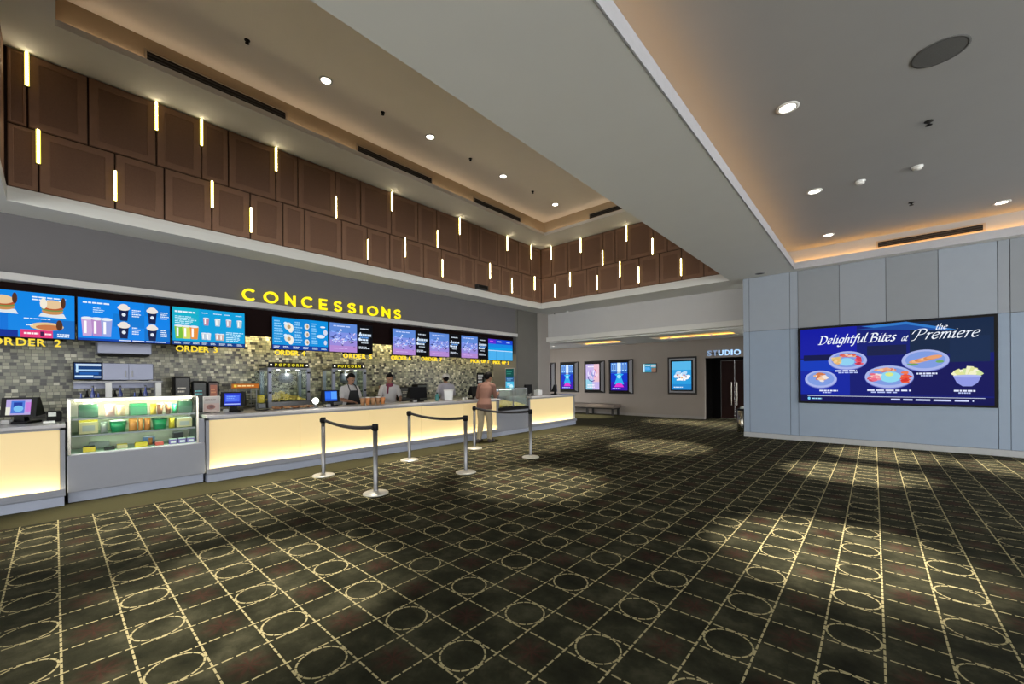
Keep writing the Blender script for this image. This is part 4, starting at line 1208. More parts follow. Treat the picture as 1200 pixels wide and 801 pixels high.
poster(-12.3, -11.22, .91, 2.29, 'poster display half hidden behind the grey column', art_pastel)
poster(-5.92, -4.86, .90, 2.31, 'poster display with sky blue picture next to the dark studio door', art_sky, True)
t = thing('wall_screen', 'small landscape information screen on the taupe corridor wall', 'screen', (-6.65, 15.7, 1.74))
MB().box(-6.93, -6.36, 15.66, 15.70, 1.735, 2.10, ch=.004).build('housing', M_DFRAME, t)
p = Pic((-6.91, 15.659, 1.755), (.53, 0, 0), (0, 0, .325), .0001)
p.rect(0, 0, 1, 1, '#3a98b0'); p.rect(0, 0, .14, 1, '#bfe6f2'); p.rect(.14, .2, .62, .66, '#2a8ad0'); p.rect(.66, .0, 1, .5, '#8a6a58'); p.rect(.62, .62, 1, .9, '#b8c4cc'); p.bars(.2, .72, .6, .86, 1, WT, rb); p.bars(.18, .26, .58, .6, 3, '#7fd0ff', rb)
p.build('picture', M_SCR, t)
t = thing('studio_sign', 'blue white illuminated STUDIO letters above the dark double door', 'sign', (-3.96, 15.7, 2.30))
for k, (ch, (x0, x1)) in enumerate(zip('STUDIO', ((-4.50, -4.35), (-4.30, -4.17), (-4.12, -3.96), (-3.91, -3.76), (-3.72, -3.67), (-3.63, -3.42)))):
    w = glyph(ch)[2]*.19
    mb, _ = letter_mb(ch, (x0, 15.665, 2.305), (1, 0, 0), (0, 0, 1), .19, .03, wscale=(x1-x0)/w)
    mb.build('letter', M_SIGNB2 if k < 2 else M_SIGNB, t)
MB().box(-4.48, -3.44, 15.69, 15.702, 2.38, 2.40).build('mounting_rail', M_DFRAME, t)

t = thing('bench', 'low brown upholstered bench against the corridor wall under the posters', 'bench', (-9.1, 15.35, 0))
MB().box(-10.4, -7.86, 15.02, 15.66, .30, .45, ch=.025).build('seat', M_BENCH, t)
MB().box(-10.36, -7.90, 15.06, 15.62, .255, .30).build('frame', M_DFRAME, t)
for x in (-10.3, -9.15, -7.96):
    for y in (15.10, 15.58):
        MB().box(x-.04, x+.04, y-.03, y+.03, 0, .256).build('leg', M_DFRAME, t)
t = thing('trash_bin', 'cylindrical steel trash bin at the edge of the screen wall', 'bin', (-2.74, 12.75, 0))
MB().lathe([(0, 0), (.135, 0), (.14, .01), (.14, .60), (.132, .605), (.132, .56), (0, .56)], (-2.74, 12.75, 0), 24).build('body', M_CHROME, t)
MB().lathe([(.143, .595), (.146, .605), (.143, .63), (.105, .645), (.10, .625), (.13, .60)], (-2.74, 12.75, 0), 24).build('rim', M_PLAST, t)
mb = MB()
mb.ball((-2.72, 12.74, .655), .075, .065, .05, fn=lambda q: q*(1+.25*math.sin(q.x*9+q.z*5)*math.cos(q.y*8)))
mb.build('crumpled_liner', M_WPLAST, t)

# ================================================================== STANCHIONS
def stanchion(x, y, lab, belt_to=None):
    t = thing('stanchion', lab, 'stanchion', (x, y, 0), 0, 'belt stanchions')
    MB().lathe([(0, 0), (.165, 0), (.165, .010), (.150, .020), (.05, .030), (.03, .045), (0, .045)], n=32).build('base', M_DISC, t, False)
    MB().lathe([(.030, .03), (.030, .87), (.0, .87)], n=20).build('post', M_STEEL, t, False)
    MB().lathe([(.031, .835), (.040, .84), (.040, .915), (.034, .925), (0, .927)], n=20).build('head', M_PLAST, t, False)
    MB().box(-.012, .012, -.049, -.036, .855, .905).box(-.049, -.036, -.012, .012, .855, .905).build('belt_clip', M_PLAST, t, False)
    if belt_to:
        n = 14; dx, dy = belt_to[0]-x, belt_to[1]-y; L = math.hypot(dx, dy); ux, uy = dx/L, dy/L
        nx, ny = -uy*.0015, ux*.0015
        mb = MB(); vs = []
        for i in range(n+1):
            s = .04 + (L-.08)*i/n; q = i/n
            sag = -.05*4*q*(1-q)
            for zz in (.857, .905):
                for sg in (1, -1): vs.append((ux*s+nx*sg, uy*s+ny*sg, zz+sag))
        fs = []
        for i in range(n):
            b, c = 4*i, 4*i+4
            fs += [(b, c, c+2, b+2), (b+1, b+3, c+3, c+1), (b+2, c+2, c+3, b+3), (b, b+1, c+1, c)]
        mb.add(vs, fs, 0, True).build('belt', M_BELT, t, False)
for (y, lab) in ((2.83, 'nearest belt'), (4.43, 'middle belt'), (6.10, 'farthest belt')):
    stanchion(-6.54, y, 'steel stanchion on counter side of the %s' % lab, (-4.96, y))
    stanchion(-4.96, y, 'steel stanchion on open carpet side of the %s' % lab)

# ================================================================== THINGS ON THE COUNTERS
def terminal(loc, rz, lab, art, w=.30, h=.22, dark=False):
    """till: foot, neck, tilted slab with a customer screen; local +X looks at the hall"""
    t = thing('till', lab, 'till', loc, rz, 'counter tills')
    MB().box(-.15, .10, -.12, .12, .002, .03, ch=.01).build('foot', M_PLAST, t, False)
    MB().add([(-.06, -.05, .03), (.03, -.05, .03), (.03, .05, .03), (-.06, .05, .03), (-.03, -.04, .14), (.03, -.04, .14), (.03, .04, .14), (-.03, .04, .14)],
             [(0, 1, 5, 4), (1, 2, 6, 5), (2, 3, 7, 6), (3, 0, 4, 7), (4, 5, 6, 7)]).build('neck', M_PLAST, t, False)
    z0 = .085
    b = MB(); vs = []
    for y in (-w/2-.03, w/2+.03):
        vs += [(.045, y, z0), (.015, y, z0+h), (-.035, y, z0+h), (-.12, y, z0+.02)]
    b.add(vs, [(0, 1, 2, 3), (4, 7, 6, 5), (0, 4, 5, 1), (1, 5, 6, 2), (2, 6, 7, 3), (3, 7, 4, 0)]).build('slab', M_PLAST, t, False)
    if not dark:
        Vv = Vector((-.03, 0, h)); q = .10
        s = Vv.normalized()
        p = Pic((.0465, -w/2+.02, z0+.025), (0, w-.04, 0), tuple(Vv*.80), .0002)
        art(p); p.build('picture', M_SCR, t, False)
    MB().box(.06, .12, -w/2+.02, -w/2+.10, .002, .055, ch=.006).build('card_reader', M_PLASTG, t, False)
    return t
def art_photo(p):
    p.rect(0, 0, 1, 1, '#b8a8e0'); p.rect(.2, .1, .75, .9, '#4a7ad8'); p.rect(.3, .5, .65, .8, '#1a3aa0'); p.oval(.5, .4, .2, .2, '#7ac0f0'); p.rect(.78, .2, 1, .8, '#c880d8'); p.rect(0, 0, .18, .5, '#e8e8d8')
def art_blue(p):
    p.rect(0, 0, 1, 1, '#2438c0'); p.rect(.08, .3, .9, .86, '#4a6af0'); p.bars(.15, .36, .85, .8, 3, '#7fa8ff', rb); p.rect(.05, .06, .95, .14, '#b8c8ff')
def art_blue2(p):
    p.rect(0, 0, 1, 1, '#1a5ad8'); p.rect(0, .25, .45, .9, '#2f72f0'); p.rect(.5, .2, 1, .95, '#58a0ff')
terminal((-7.98, -.285, CT), -.50, 'black till with a colourful screen on the leftmost counter', art_photo, .27, .24)
terminal((-8.0, 1.98, CT), -.45, 'black till with blue screen behind the display case end', art_blue, .28, .25)
terminal((-7.98, 3.60, CT), -.15, 'black till with bright blue screen beside the white lamp', art_blue2, .26, .24)
terminal((-7.95, 5.62, CT), 0.0, 'dark till facing the staff between the two white shirted workers', art_blue, .40, .26, True)
terminal((-7.95, 7.45, CT), .2, 'dark till near the end of the long counter behind the customer', art_blue, .30, .25, True)
terminal((-8.0, 9.75, CT), 0.0, 'dark till at the near end of the short counter', art_blue, .24, .26, True)
terminal((-7.9, 11.05, CT), .5, 'dark tilted till on the short counter near the corridor', art_blue, .32, .24, True)
t = thing('receipt_printer', 'black receipt printer with a paper slip on the leftmost counter', 'printer', (-8.0, -.03, CT))
MB().box(-8.13, -7.98, -.075, .06, CT+.001, CT+.13, ch=.015).build('body', M_PLAST, t)
MB().box(-7.985, -7.975, -.06, .01, CT+.07, CT+.12).build('paper_slip', M_WPLAST, t)
MB().box(-8.11, -8.0, -.065, .045, CT+.128, CT+.138, ch=.003).build('lid', M_DFRAME, t)
t = thing('card_box', 'small white card box beside the till on the leftmost counter', 'box', (-7.75, -.05, CT))
MB().box(-7.80, -7.72, -.10, .0, CT+.001, CT+.025, ch=.003).build('carton', M_WPLAST, t)

# acrylic promotion card beside the case
t = thing('promotion_card', 'pinkish promotion card in an acrylic stand between case and till', 'card', (-8.0, 1.68, CT))
MB().box(-8.08, -7.97, 1.58, 1.80, CT+.001, CT+.012).build('foot', M_GLASS, t)
MB().box(-8.03, -8.022, 1.575, 1.80, CT+.012, CT+.27).build('card', M_WPLAST, t)
p = Pic((-8.0215, 1.58, CT+.015), (0, .215, 0), (0, 0, .25), .0002)
p.rect(0, 0, 1, 1, '#b89c98'); p.rect(0, .55, 1, 1, '#a8a0a4'); p.bars(.1, .7, .9, .86, 2, '#6a5a60', rb); p.oval(.45, .32, .28, .16, '#8a4a44'); p.oval(.5, .34, .14, .10, '#5a2426'); p.bars(.15, .04, .8, .12, 1, '#d8c8c0', rb)
p.build('print', M_PRINT, t)

# serving tray, plate, lamp, cups on the long counter
t = thing('serving_tray', 'long tray of brown pretzels on the long counter before the popcorn machine', 'tray', (-7.85, 2.85, CT))
MB().box(-8.02, -7.72, 2.52, 3.22, CT+.001, CT+.012, ch=.004).build('tray', M_STEEL, t)
def pretzel(x, y, z, rot, lab, c):
    t = thing('pretzel', lab, 'pretzel', (x, y, z), rot, 'pretzels on the tray')
    pts = []
    for i in range(25):
        q = -2.6+5.2*i/24
        pts.append((.045*math.sin(q)*(1+.2*math.cos(2*q)), .045*math.cos(q), .026+.006*math.sin(3*q)))
    MB().tube(pts, .017, 7).build('twist', c, t, False)
    MB().tube([pts[0], (.02, .03, .034), (.03, .05, .028)], .014, 7).tube([pts[-1], (-.02, .03, .034), (-.03, .05, .028)], .014, 7).build('crossed_ends', c, t, False)
BREAD = [pm('baked_crust', (.20, .085, .035), .5, var=.3, scale=30), pm('baked_crust_pale', (.34, .18, .09), .5, var=.3, scale=30)]
for i in range(5):
    for j in range(2):
        pretzel(-7.79-.13*j, 2.60+.135*i, CT+.013, R.uniform(0, 6), 'brown pretzel in %s row of the tray, %s from the near end' % (['front', 'back'][j], ORD[i]), BREAD[(i+j) % 2])
t = thing('plate', 'dark round plate between the till and the pretzel tray', 'plate', (-7.85, 2.36, CT))
MB().lathe([(0, .001), (.08, .001), (.13, .025), (.125, .028), (.08, .008), (0, .008)], (-7.85, 2.36, CT), 24).build('dish', M_DFRAME, t)
MB().lathe([(0, .045), (.06, .04), (.10, .012), (0, .010)], (-7.85, 2.36, CT), 20).build('cover', M_GLASS, t)
t = thing('lamp', 'small bright white lamp on the long counter between the tray and till', 'lamp', (-7.95, 3.30, CT))
MB().lathe([(0, .001), (.05, .001), (.05, .015), (.012, .02), (.012, .07), (0, .07)], (-7.95, 3.30, CT), 16).build('base', M_STEEL, t)
MB().ball((-7.95, 3.30, CT+.125), .058).build('lamp_shade', em('lamp_globe', (1, .98, .92), 5.0), t)
for i in range(5):
    y = 4.20+.115*i; c = [BREAD[1], pm('orange_cup', (.50, .20, .07), .5), pm('kraft_cup', (.36, .20, .10), .6)][i % 3]
    t = thing('drink_cup', 'brown paper cup, %s of five in a row before the dark haired worker' % ORD[i], 'cup', (-7.85, y, CT), 0, 'paper cups on the long counter')
    MB().lathe([(0, .002), (.036, .002), (.052, .15), (.049, .15), (.035, .01), (0, .01)], (-7.85, y, CT), 18).build('cup', c, t)
    MB().lathe([(.054, .146), (.055, .156), (.048, .162), (0, .162)], (-7.85, y, CT), 18).build('lid', M_WPLAST if i % 2 else M_PLASTG, t)
t = thing('white_bin', 'white plastic bin on the long counter in front of the capped worker', 'bin', (-7.95, 6.55, CT))
MB().lathe([(0, .002), (.13, .002), (.15, .25), (.143, .25), (.125, .012), (0, .012)], (-7.95, 6.55, CT), 4, smooth=False).build('tub', M_WPLAST, t)
MB().lathe([(.150, .235), (.165, .24), (.165, .262), (.143, .262), (.143, .24)], (-7.95, 6.55, CT), 4, smooth=False).build('rim', M_WHITE, t)
t = thing('tissue_box', 'white box on the short counter beside its near till', 'box', (-7.9, 10.1, CT))
MB().box(-8.0, -7.82, 10.02, 10.22, CT+.001, CT+.17, ch=.01).build('carton', M_WPLAST, t)
MB().box(-7.95, -7.87, 10.07, 10.17, CT+.168, CT+.19, ch=.008).build('tissue', M_WHITE, t)
t = thing('bottle', 'dark squat bottle beside the white bin on the long counter', 'bottle', (-7.9, 6.15, CT))
MB().lathe([(0, .001), (.045, .001), (.048, .01), (.048, .12), (.03, .15), (.018, .16), (.018, .185)], (-7.9, 6.15, CT), 16).build('body', pm('teal_bottle', (.05, .20, .20), .3), t)
MB().lathe([(.021, .18), (.021, .205), (0, .205)], (-7.9, 6.15, CT), 16).build('cap', M_PLAST, t)
for i, (y, x) in enumerate(((6.90, -7.8), (7.02, -7.82))):
    t = thing('salt_shaker', 'small pale shaker right of white bin, %s of two' % ORD[i], 'shaker', (x, y, CT), 0, 'shakers by the white bin')
    MB().lathe([(0, .001), (.03, .001), (.026, .06), (0, .06)], (x, y, CT), 12).build('jar', M_WPLAST, t)
    MB().lathe([(.028, .058), (.022, .08), (0, .085)], (x, y, CT), 12).build('cap', M_STEEL, t)

# ================================================================== BACK COUNTER AND MACHINES
t = thing('back_counter', 'long dark steel back counter along the mosaic wall', 'counter', (-10.4, 4.5, 0))
MB().box(-10.72, -10.02, -2, 10.9, .1, .86).build('carcass', M_DFRAME, t)
MB().box(-10.745, -9.98, -2, 10.95, .86, .90, ch=.006).build('worktop', M_STEEL, t)
MB().box(-10.68, -10.08, -1.95, 10.85, 0, .10).build('plinth', M_PLAST, t)
def popcorn_machine(y0, lab, mirror=False):
    x0, x1 = -10.66, -10.08; w = .90; z0 = .902
    t = thing('popcorn_machine', lab, 'popcorn machine', ((x0+x1)/2, y0+w/2, z0), 0, 'popcorn machines')
    MB().box(x0, x1, y0, y0+w, z0, z0+.14, ch=.01).build('base', M_STEEL, t)
    fr = MB()
    for x in (x0+.03, x1-.03):
        for y in (y0+.035, y0+w-.035): fr.box(x-.035, x+.035, y-.035, y+.035, z0+.14, 1.80)
    fr.build('frame', M_STEELB, t)
    MB().box(x0, x1, y0-.01, y0+w+.01, 1.77, 1.815, ch=.006).build('roof', M_STEEL, t)
    g = MB(); g.box(x1-.012, x1-.006, y0+.07, y0+w-.07, z0+.14, 1.77); g.box(x0+.06, x1-.06, y0+.004, y0+.010, z0+.14, 1.77).box(x0+.06, x1-.06, y0+w-.010, y0+w-.004, z0+.14, 1.77)
    g.build('glass_pane', M_GLASS, t)
    b = MB()
    for z in (1.70, 1.25):
        for y in (y0+.035, y0+w-.035): b.box(x1-.002, x1+.012, y-.03, y+.03, z-.02, z+.02)
    b.build('hinge', M_PLAST, t)
    s = MB().box(x1-.06, x1-.02, y0+.02, y0+w-.02, 1.817, 1.935, ch=.006).build('sign_board', M_PLAST, t)
    q = MB()
    for y in (y0+.065, y0+w-.065): q.ball((x1-.018, y, 1.876), .02, seg=10, rings=6)
    q.build('bulb', em('sign_bulb', (1, .95, .8), 2.0), s)
    p = Pic((x1-.0195, y0+.02, 1.817), (0, w-.04, 0), (0, 0, .118), .0003)
    p.rect(.13, .12, .87, .88, '#3a3404'); p.text('POPCORN', .15, .22, .56, '#fff23a', (w-.04)/.118, total=.70)
    p.build('sign_lettering', M_SCR, s)
    k = MB()
    cy = y0+w*.52; cx = (x0+x1)/2
    k.lathe([(0, 1.46), (.11, 1.47), (.145, 1.52), (.15, 1.64), (.13, 1.66), (.10, 1.69), (0, 1.70)], (cx, cy, 0), 20)
    k.cyl((cx, cy, 1.70), (cx, cy, 1.77), .02); k.cyl((cx, cy-.24, 1.60), (cx, cy+.24, 1.60), .012)
    k.build('kettle', M_STEELB, t)
    MB().cyl((cx+.06, cy+.26, 1.77), (cx+.06, cy+.26, 1.30), .010).cyl((cx-.06, cy-.26, 1.77), (cx-.06, cy-.26, 1.60), .010).build('hanger_rod', M_STEEL, t)
    heap(420, x0+.06, x1-.05, y0+.08, y0+w-.08, z0+.14, .24, .022, R).build('popcorn', M_POP, t, kind='stuff')
    l = MB()
    for y in (y0+.24, y0+.45, y0+.66): l.lathe([(0, 1.752), (.035, 1.755), (.04, 1.772)], (x1-.12, y, 0), 14)
    l.build('lamp_lens', em('machine_lamp', (1, .93, .72), 6.0), t)
    ld = bpy.data.lights.new('machine_lamp', 'POINT'); ld.energy = 4.5; ld.color = (1, .9, .66); ld.shadow_soft_size = .06
    lo = bpy.data.objects.new('machine_lamp', ld); COL.objects.link(lo); lo.parent = t; lo.location = (.15, .0, .80)
    return t
popcorn_machine(3.16, 'popcorn machine with blue steel posts behind the pretzel tray')
popcorn_machine(4.60, 'popcorn machine partly hidden by the dark haired worker')
# tall glass hot cabinet with orange topper beside the first machine
t = thing('hotdog_warmer', 'wire food warmer with orange lit sign beside the first popcorn machine', 'food warmer', (-10.3, 2.72, .9))
mb = MB()
for x in (-10.5, -10.12):
    for y in (2.56, 2.94): mb.cyl((x, y, .90), (x, y, 1.36), .010, n=8)
mb.build('frame', M_STEEL, t)
for z in (.99, 1.11, 1.23):
    w_ = MB()
    for k in range(7): w_.cyl((-10.5+.063*k, 2.56, z), (-10.5+.063*k, 2.94, z), .004, n=6)
    w_.cyl((-10.5, 2.56, z), (-10.12, 2.56, z), .006, n=6).cyl((-10.5, 2.94, z), (-10.12, 2.94, z), .006, n=6)
    w_.build('wire_shelf', M_STEEL, t)
sg = MB().box(-10.14, -10.09, 2.47, 2.99, 1.36, 1.46, ch=.01).build('sign_board', pm('orange_sign_box', (.4, .15, .03), .5), t)
p = Pic((-10.0895, 2.48, 1.365), (0, .50, 0), (0, 0, .09), .0003)
p.rect(.02, .05, .98, .95, '#b8641c'); p.rect(.06, .25, .16, .8, '#e8d050'); p.bars(.2, .25, .92, .8, 1, '#f8e0a0', rb)
p.build('sign_picture', M_SCR, sg)
t = thing('glass_jar', 'tall clear dispenser with yellow contents left of the first popcorn machine', 'dispenser', (-10.25, 3.05, .9))
MB().box(-10.35, -10.15, 2.985, 3.12, 1.02, 1.72).build('glass_body', M_GLASS, t)
MB().box(-10.36, -10.14, 2.975, 3.13, .902, 1.02, ch=.01).build('base', M_STEEL, t)
MB().box(-10.34, -10.16, 2.995, 3.11, 1.025, 1.20, ch=.02).build('contents', YE, t)
MB().box(-10.36, -10.14, 2.975, 3.13, 1.72, 1.75, ch=.006).build('lid', M_STEEL, t)

# steel extraction hood, cupboard and shelf behind the display case
t = thing('extraction_hood', 'bluish steel extraction hood hanging above the wall cupboard', 'hood', (-10.4, .88, 2.02))
MB().box(-10.74, -10.10, .50, 1.21, 2.02, 2.60, ch=.006).build('canopy', M_STEELB, t)
MB().box(-10.72, -10.12, .53, 1.18, 1.99, 2.021).build('filter', M_PLAST, t)
t = thing('wall_cupboard', 'bluish steel wall cupboard under the hood behind the display case', 'cupboard', (-10.45, .89, 1.54))
MB().box(-10.74, -10.11, .56, 1.23, 1.545, 1.85, ch=.005).build('body', M_STEELB, t)
for y0, y1 in ((.565, .89), (.90, 1.225)):
    d = MB().box(-10.112, -10.095, y0, y1, 1.55, 1.845, ch=.004).build('door', M_STEELB, t)
    MB().box(-10.097, -10.08, (y1-.05) if y0 < .8 else y0+.03, (y1-.03) if y0 < .8 else y0+.05, 1.60, 1.72, ch=.004).build('handle', M_STEEL, d)
t = thing('order_screen', 'small screen with white and blue stripes on the mosaic wall beside the cupboard', 'screen', (-10.2, .385, 1.55))
MB().box(-10.16, -10.11, .20, .56, 1.55, 1.86, ch=.006).build('housing', M_PLAST, t)
MB().box(-10.74, -10.16, .36, .40, 1.68, 1.72).build('wall_arm', M_PLAST, t)
p = Pic((-10.1095, .22, 1.57), (0, .32, 0), (0, 0, .27), .0003)
p.rect(0, 0, 1, 1, '#0e3a72'); p.rect(.05, .82, 1, .95, '#d8ecff'); p.rect(.05, .48, 1, .60, '#a8d0f4'); p.rect(.02, .10, .70, .22, '#c8e4ff'); p.rect(.72, .08, 1, .16, '#e8f4ff'); p.rect(.06, .4, .14, .9, '#bfe0fa'); p.rect(.2, .26, .9, .42, '#1a5aa8')
p.build('picture', M_SCR, t)
t = thing('steel_shelf', 'steel shelf on two pale posts behind the glass display case', 'shelf', (-10.3, .8, .9))
MB().box(-10.5, -10.06, .20, 1.36, 1.500, 1.532, ch=.004).build('shelf_board', M_STEEL, t)
for y in (.63, 1.30):
    MB().box(-10.12, -10.07, y-.04, y+.04, .902, 1.50).build('post', M_WPLAST, t)
    MB().box(-10.49, -10.45, y-.02, y+.02, .902, 1.50).build('post', M_STEEL, t)
MB().box(-10.50, -10.485, .22, 1.34, 1.40, 1.50).build('back_rail', M_STEELB, t)
t = thing('steel_basin', 'upturned steel bowl on the shelf in front of the cupboard', 'bowl', (-10.08, 1.0, 1.532))
mb = MB(); mb.lathe([(.16, .0), (.155, .03), (.12, .065), (.06, .085), (0, .09)], (-10.26, .98, 1.533), 24); mb.build('bowl', M_STEEL, t)
MB().lathe([(.165, .0), (.168, .006), (.158, .008)], (-10.26, .98, 1.533), 24).build('rim', M_CHROME, t)
t = thing('bottle', 'small white bottle on the shelf beside the steel bowl', 'bottle', (-10.2, 1.2, 1.533))
MB().lathe([(0, .0), (.028, 0), (.028, .07), (.012, .085), (.012, .10)], (-10.2, 1.2, 1.533), 12).build('body', M_WPLAST, t)
MB().lathe([(.014, .098), (.014, .115), (0, .115)], (-10.2, 1.2, 1.533), 12).build('cap', M_PLASTG, t)
M_BLUEB = pm('blue_bottle', (.03, .06, .30), .25, coat=.4)
for i in range(9):
    y = [.30, .37, .44, .51, .72, .79, .98, 1.06, 1.13][i]; h = .20+.05*((i*7) % 3)
    t = thing('bottle', 'blue syrup bottle under the steel shelf, %s from the near end' % ORD[i], 'bottle', (-10.22, y, .902), 0, 'bottles under the steel shelf')
    MB().lathe([(0, 0), (.03, 0), (.03, h+.10), (.012, h+.17), (.012, h+.22)], (-10.22, y, .902), 12).build('body', M_BLUEB if i % 3 != 1 else M_PLAST, t)
    MB().lathe([(.014, h+.215), (.014, h+.245), (0, h+.245)], (-10.22, y, .902), 12).build('cap', M_STEEL, t)
def boxy(name, lab, cat, y0, y1, z0, z1, art, base='#101014', mat=None, x=-10.12, d=.3):
    t = thing(name, lab, cat, (x-d/2, (y0+y1)/2, z0))
    MB().box(x-d, x, y0, y1, z0, z1, ch=.015).build('housing', mat or M_PLAST, t)
    MB().box(x-d+.03, x-.03, y0+.03, y1-.03, z1, z1+.015, ch=.004).build('lid', M_DFRAME, t)
    p = Pic((x+.0006, y0+.02, z0+.02), (0, y1-y0-.04, 0), (0, 0, z1-z0-.04), .0003)
    art(p); p.build('front_print', M_PRINT, t)
def art_dark(p):
    p.rect(0, 0, 1, 1, '#16161a'); p.bars(.15, .55, .85, .75, 2, '#c8c4b8', rb); p.rect(.2, .3, .8, .36, '#8a8a80'); p.rect(.3, .1, .7, .24, '#2a2a2e')
def art_teal(p):
    p.rect(0, 0, 1, 1, '#0e1618'); p.bars(.1, .55, .9, .75, 2, '#5ac0c8', rb); p.rect(.15, .1, .85, .3, '#22343a')
def art_orange(p):
    p.rect(0, 0, 1, 1, '#3a1410'); p.rect(.12, .1, .88, .92, '#a04a22'); p.bars(.2, .6, .8, .8, 2, '#d88a50', rb); p.oval(.5, .35, .3, .16, '#6a2016')
boxy('coffee_machine', 'black coffee machine with pale lettering right of the steel shelf', 'coffee machine', 1.54, 1.79, .902, 1.60, art_dark)
boxy('menu_stand', 'black board with teal lettering beside the coffee machine', 'board', 1.82, 2.05, .902, 1.51, art_teal, d=.14)
boxy('menu_stand', 'black framed orange food picture beside the teal lettered board', 'board', 2.07, 2.26, .902, 1.505, art_orange, d=.12)
boxy('warming_drawer', 'dark boxy machine on the back counter right of the worker with bun', 'machine', 6.55, 7.05, .902, 1.30, art_dark)
boxy('paper_dispenser', 'dark teal machine on the back counter left of the capped worker', 'machine', 7.15, 7.50, .902, 1.38, art_teal)
boxy('cup_dispenser', 'brown box stacked machine behind the dark till and workers', 'machine', 6.05, 6.45, .902, 1.36, art_orange, mat=BR)
t = thing('notice_board', 'small black notice with white lines at the end of mosaic wall', 'sign', (-10.7, 10.3, 1.34))
MB().box(-10.755, -10.735, 10.16, 10.54, 1.34, 1.76, ch=.004).build('board', M_PLAST, t)
p = Pic((-10.7345, 10.18, 1.36), (0, .34, 0), (0, 0, .38), .0003); p.bars(.1, .08, .9, .92, 3, '#b8bcc4', rb, .45); p.build('print', M_PRINT, t)
t = thing('wall_poster', 'narrow teal and cyan lit poster on grey return wall past the mosaic', 'poster', (-9.9, 11.03, 1.1))
MB().box(-10.12, -9.68, 11.0, 11.03, 1.10, 1.92, ch=.004).build('frame', M_SILV, t)
p = Pic((-10.10, 10.9995, 1.12), (.40, 0, 0), (0, 0, .78), .0002)
p.rect(0, 0, 1, 1, '#2a88c0'); p.rect(0, .62, 1, 1, '#0e4a46'); p.rect(0, .38, 1, .62, '#2a5a8a'); p.rect(0, 0, 1, .40, '#48b8e0'); p.oval(.7, .14, .22, .14, '#c8f4ff'); p.bars(.12, .72, .8, .9, 2, '#3a8a78', rb); p.bars(.15, .44, .85, .56, 2, '#7fb8e0', rb); p.bars(.2, .2, .6, .34, 2, '#e0f8ff', rb)
p.build('picture', M_SCR, t)

# ================================================================== PEOPLE
def fuse(mb, name, mat, parent, voxel, smooth=4):
    """one continuous skin over overlapping body forms"""
    o = mb.build(name, mat, parent, False)
    m = o.modifiers.new('fuse', 'REMESH'); m.mode = 'VOXEL'; m.voxel_size = voxel; m.use_smooth_shade = True
    s = o.modifiers.new('soften', 'SMOOTH'); s.factor = .5; s.iterations = smooth
    dg = bpy.context.evaluated_depsgraph_get()
    me = bpy.data.meshes.new_from_object(o.evaluated_get(dg))
    o.modifiers.clear()
    old = o.data; o.data = me; me.name = name; bpy.data.meshes.remove(old)
    if not me.materials: me.materials.append(mat)
    for p in me.polygons: p.use_smooth = True
    return o

def limb(mb, pts, g=0.0):
    """tapering limb through joints [(point, radius), ...]"""
    for (p, r) in pts: mb.ball(p, r+g, seg=12, rings=8)
    for (p, r), (q, s) in zip(pts[:-1], pts[1:]): mb.cyl(p, q, r+g, s+g, n=14)
def trunk(mb, rings, g=0.0, n=20):
    vs = []
    for (c, rx, ry) in rings:
        for i in range(n):
            q = 2*PI*i/n
            vs.append((c[0]+(rx+g)*math.cos(q), c[1]+(ry+g)*math.sin(q), c[2]))
    fs = [(k*n+i, k*n+(i+1) % n, (k+1)*n+(i+1) % n, (k+1)*n+i) for k in range(len(rings)-1) for i in range(n)]
    mb.add(vs, fs); mb.add(vs[:n], [list(range(n))[::-1]]); mb.add(vs[-n:], [list(range(n))])

def hand(mb, wrist, fwd, up, side, curl, s=1.0):
    """palm, four unequal bent fingers and a thumb leaving the side of the palm"""
    F = Vector(fwd).normalized(); Up = Vector(up).normalized(); S = F.cross(Up).normalized()*side; Up = S.cross(F).normalized()*side
    W = Vector(wrist)
    for k in range(4): mb.cyl(W+S*(.006*(k-1.5)), W+F*.085*s+S*(.018*(k-1.5)), .014, .011, n=8)
    for k, L in enumerate((.070, .080, .074, .058)):
        p = W+F*.083*s+S*(.0195*(k-1.5)); d = F.copy()
        for j, part in enumerate((.45, .32, .23)):
            d = (d - Up*math.tan(curl*(.6+.3*j))).normalized()
            q = p + d*L*part*s
            mb.cyl(p, q, .0088-.0008*j, .0080-.0008*j, n=8); mb.ball(q, .0080-.0008*j, seg=8, rings=6)
            p = q
    p = W+F*.025-S*.030
    for j, (dd, L) in enumerate((((F*.6-S*.8-Up*.2), .04), ((F*.9-S*.25-Up*.4), .032))):
        q = p+dd.normalized()*L*s
        mb.cyl(p, q, .0105-.001*j, .0095-.001*j, n=8); mb.ball(q, .0095-.001*j, seg=8, rings=6); p = q

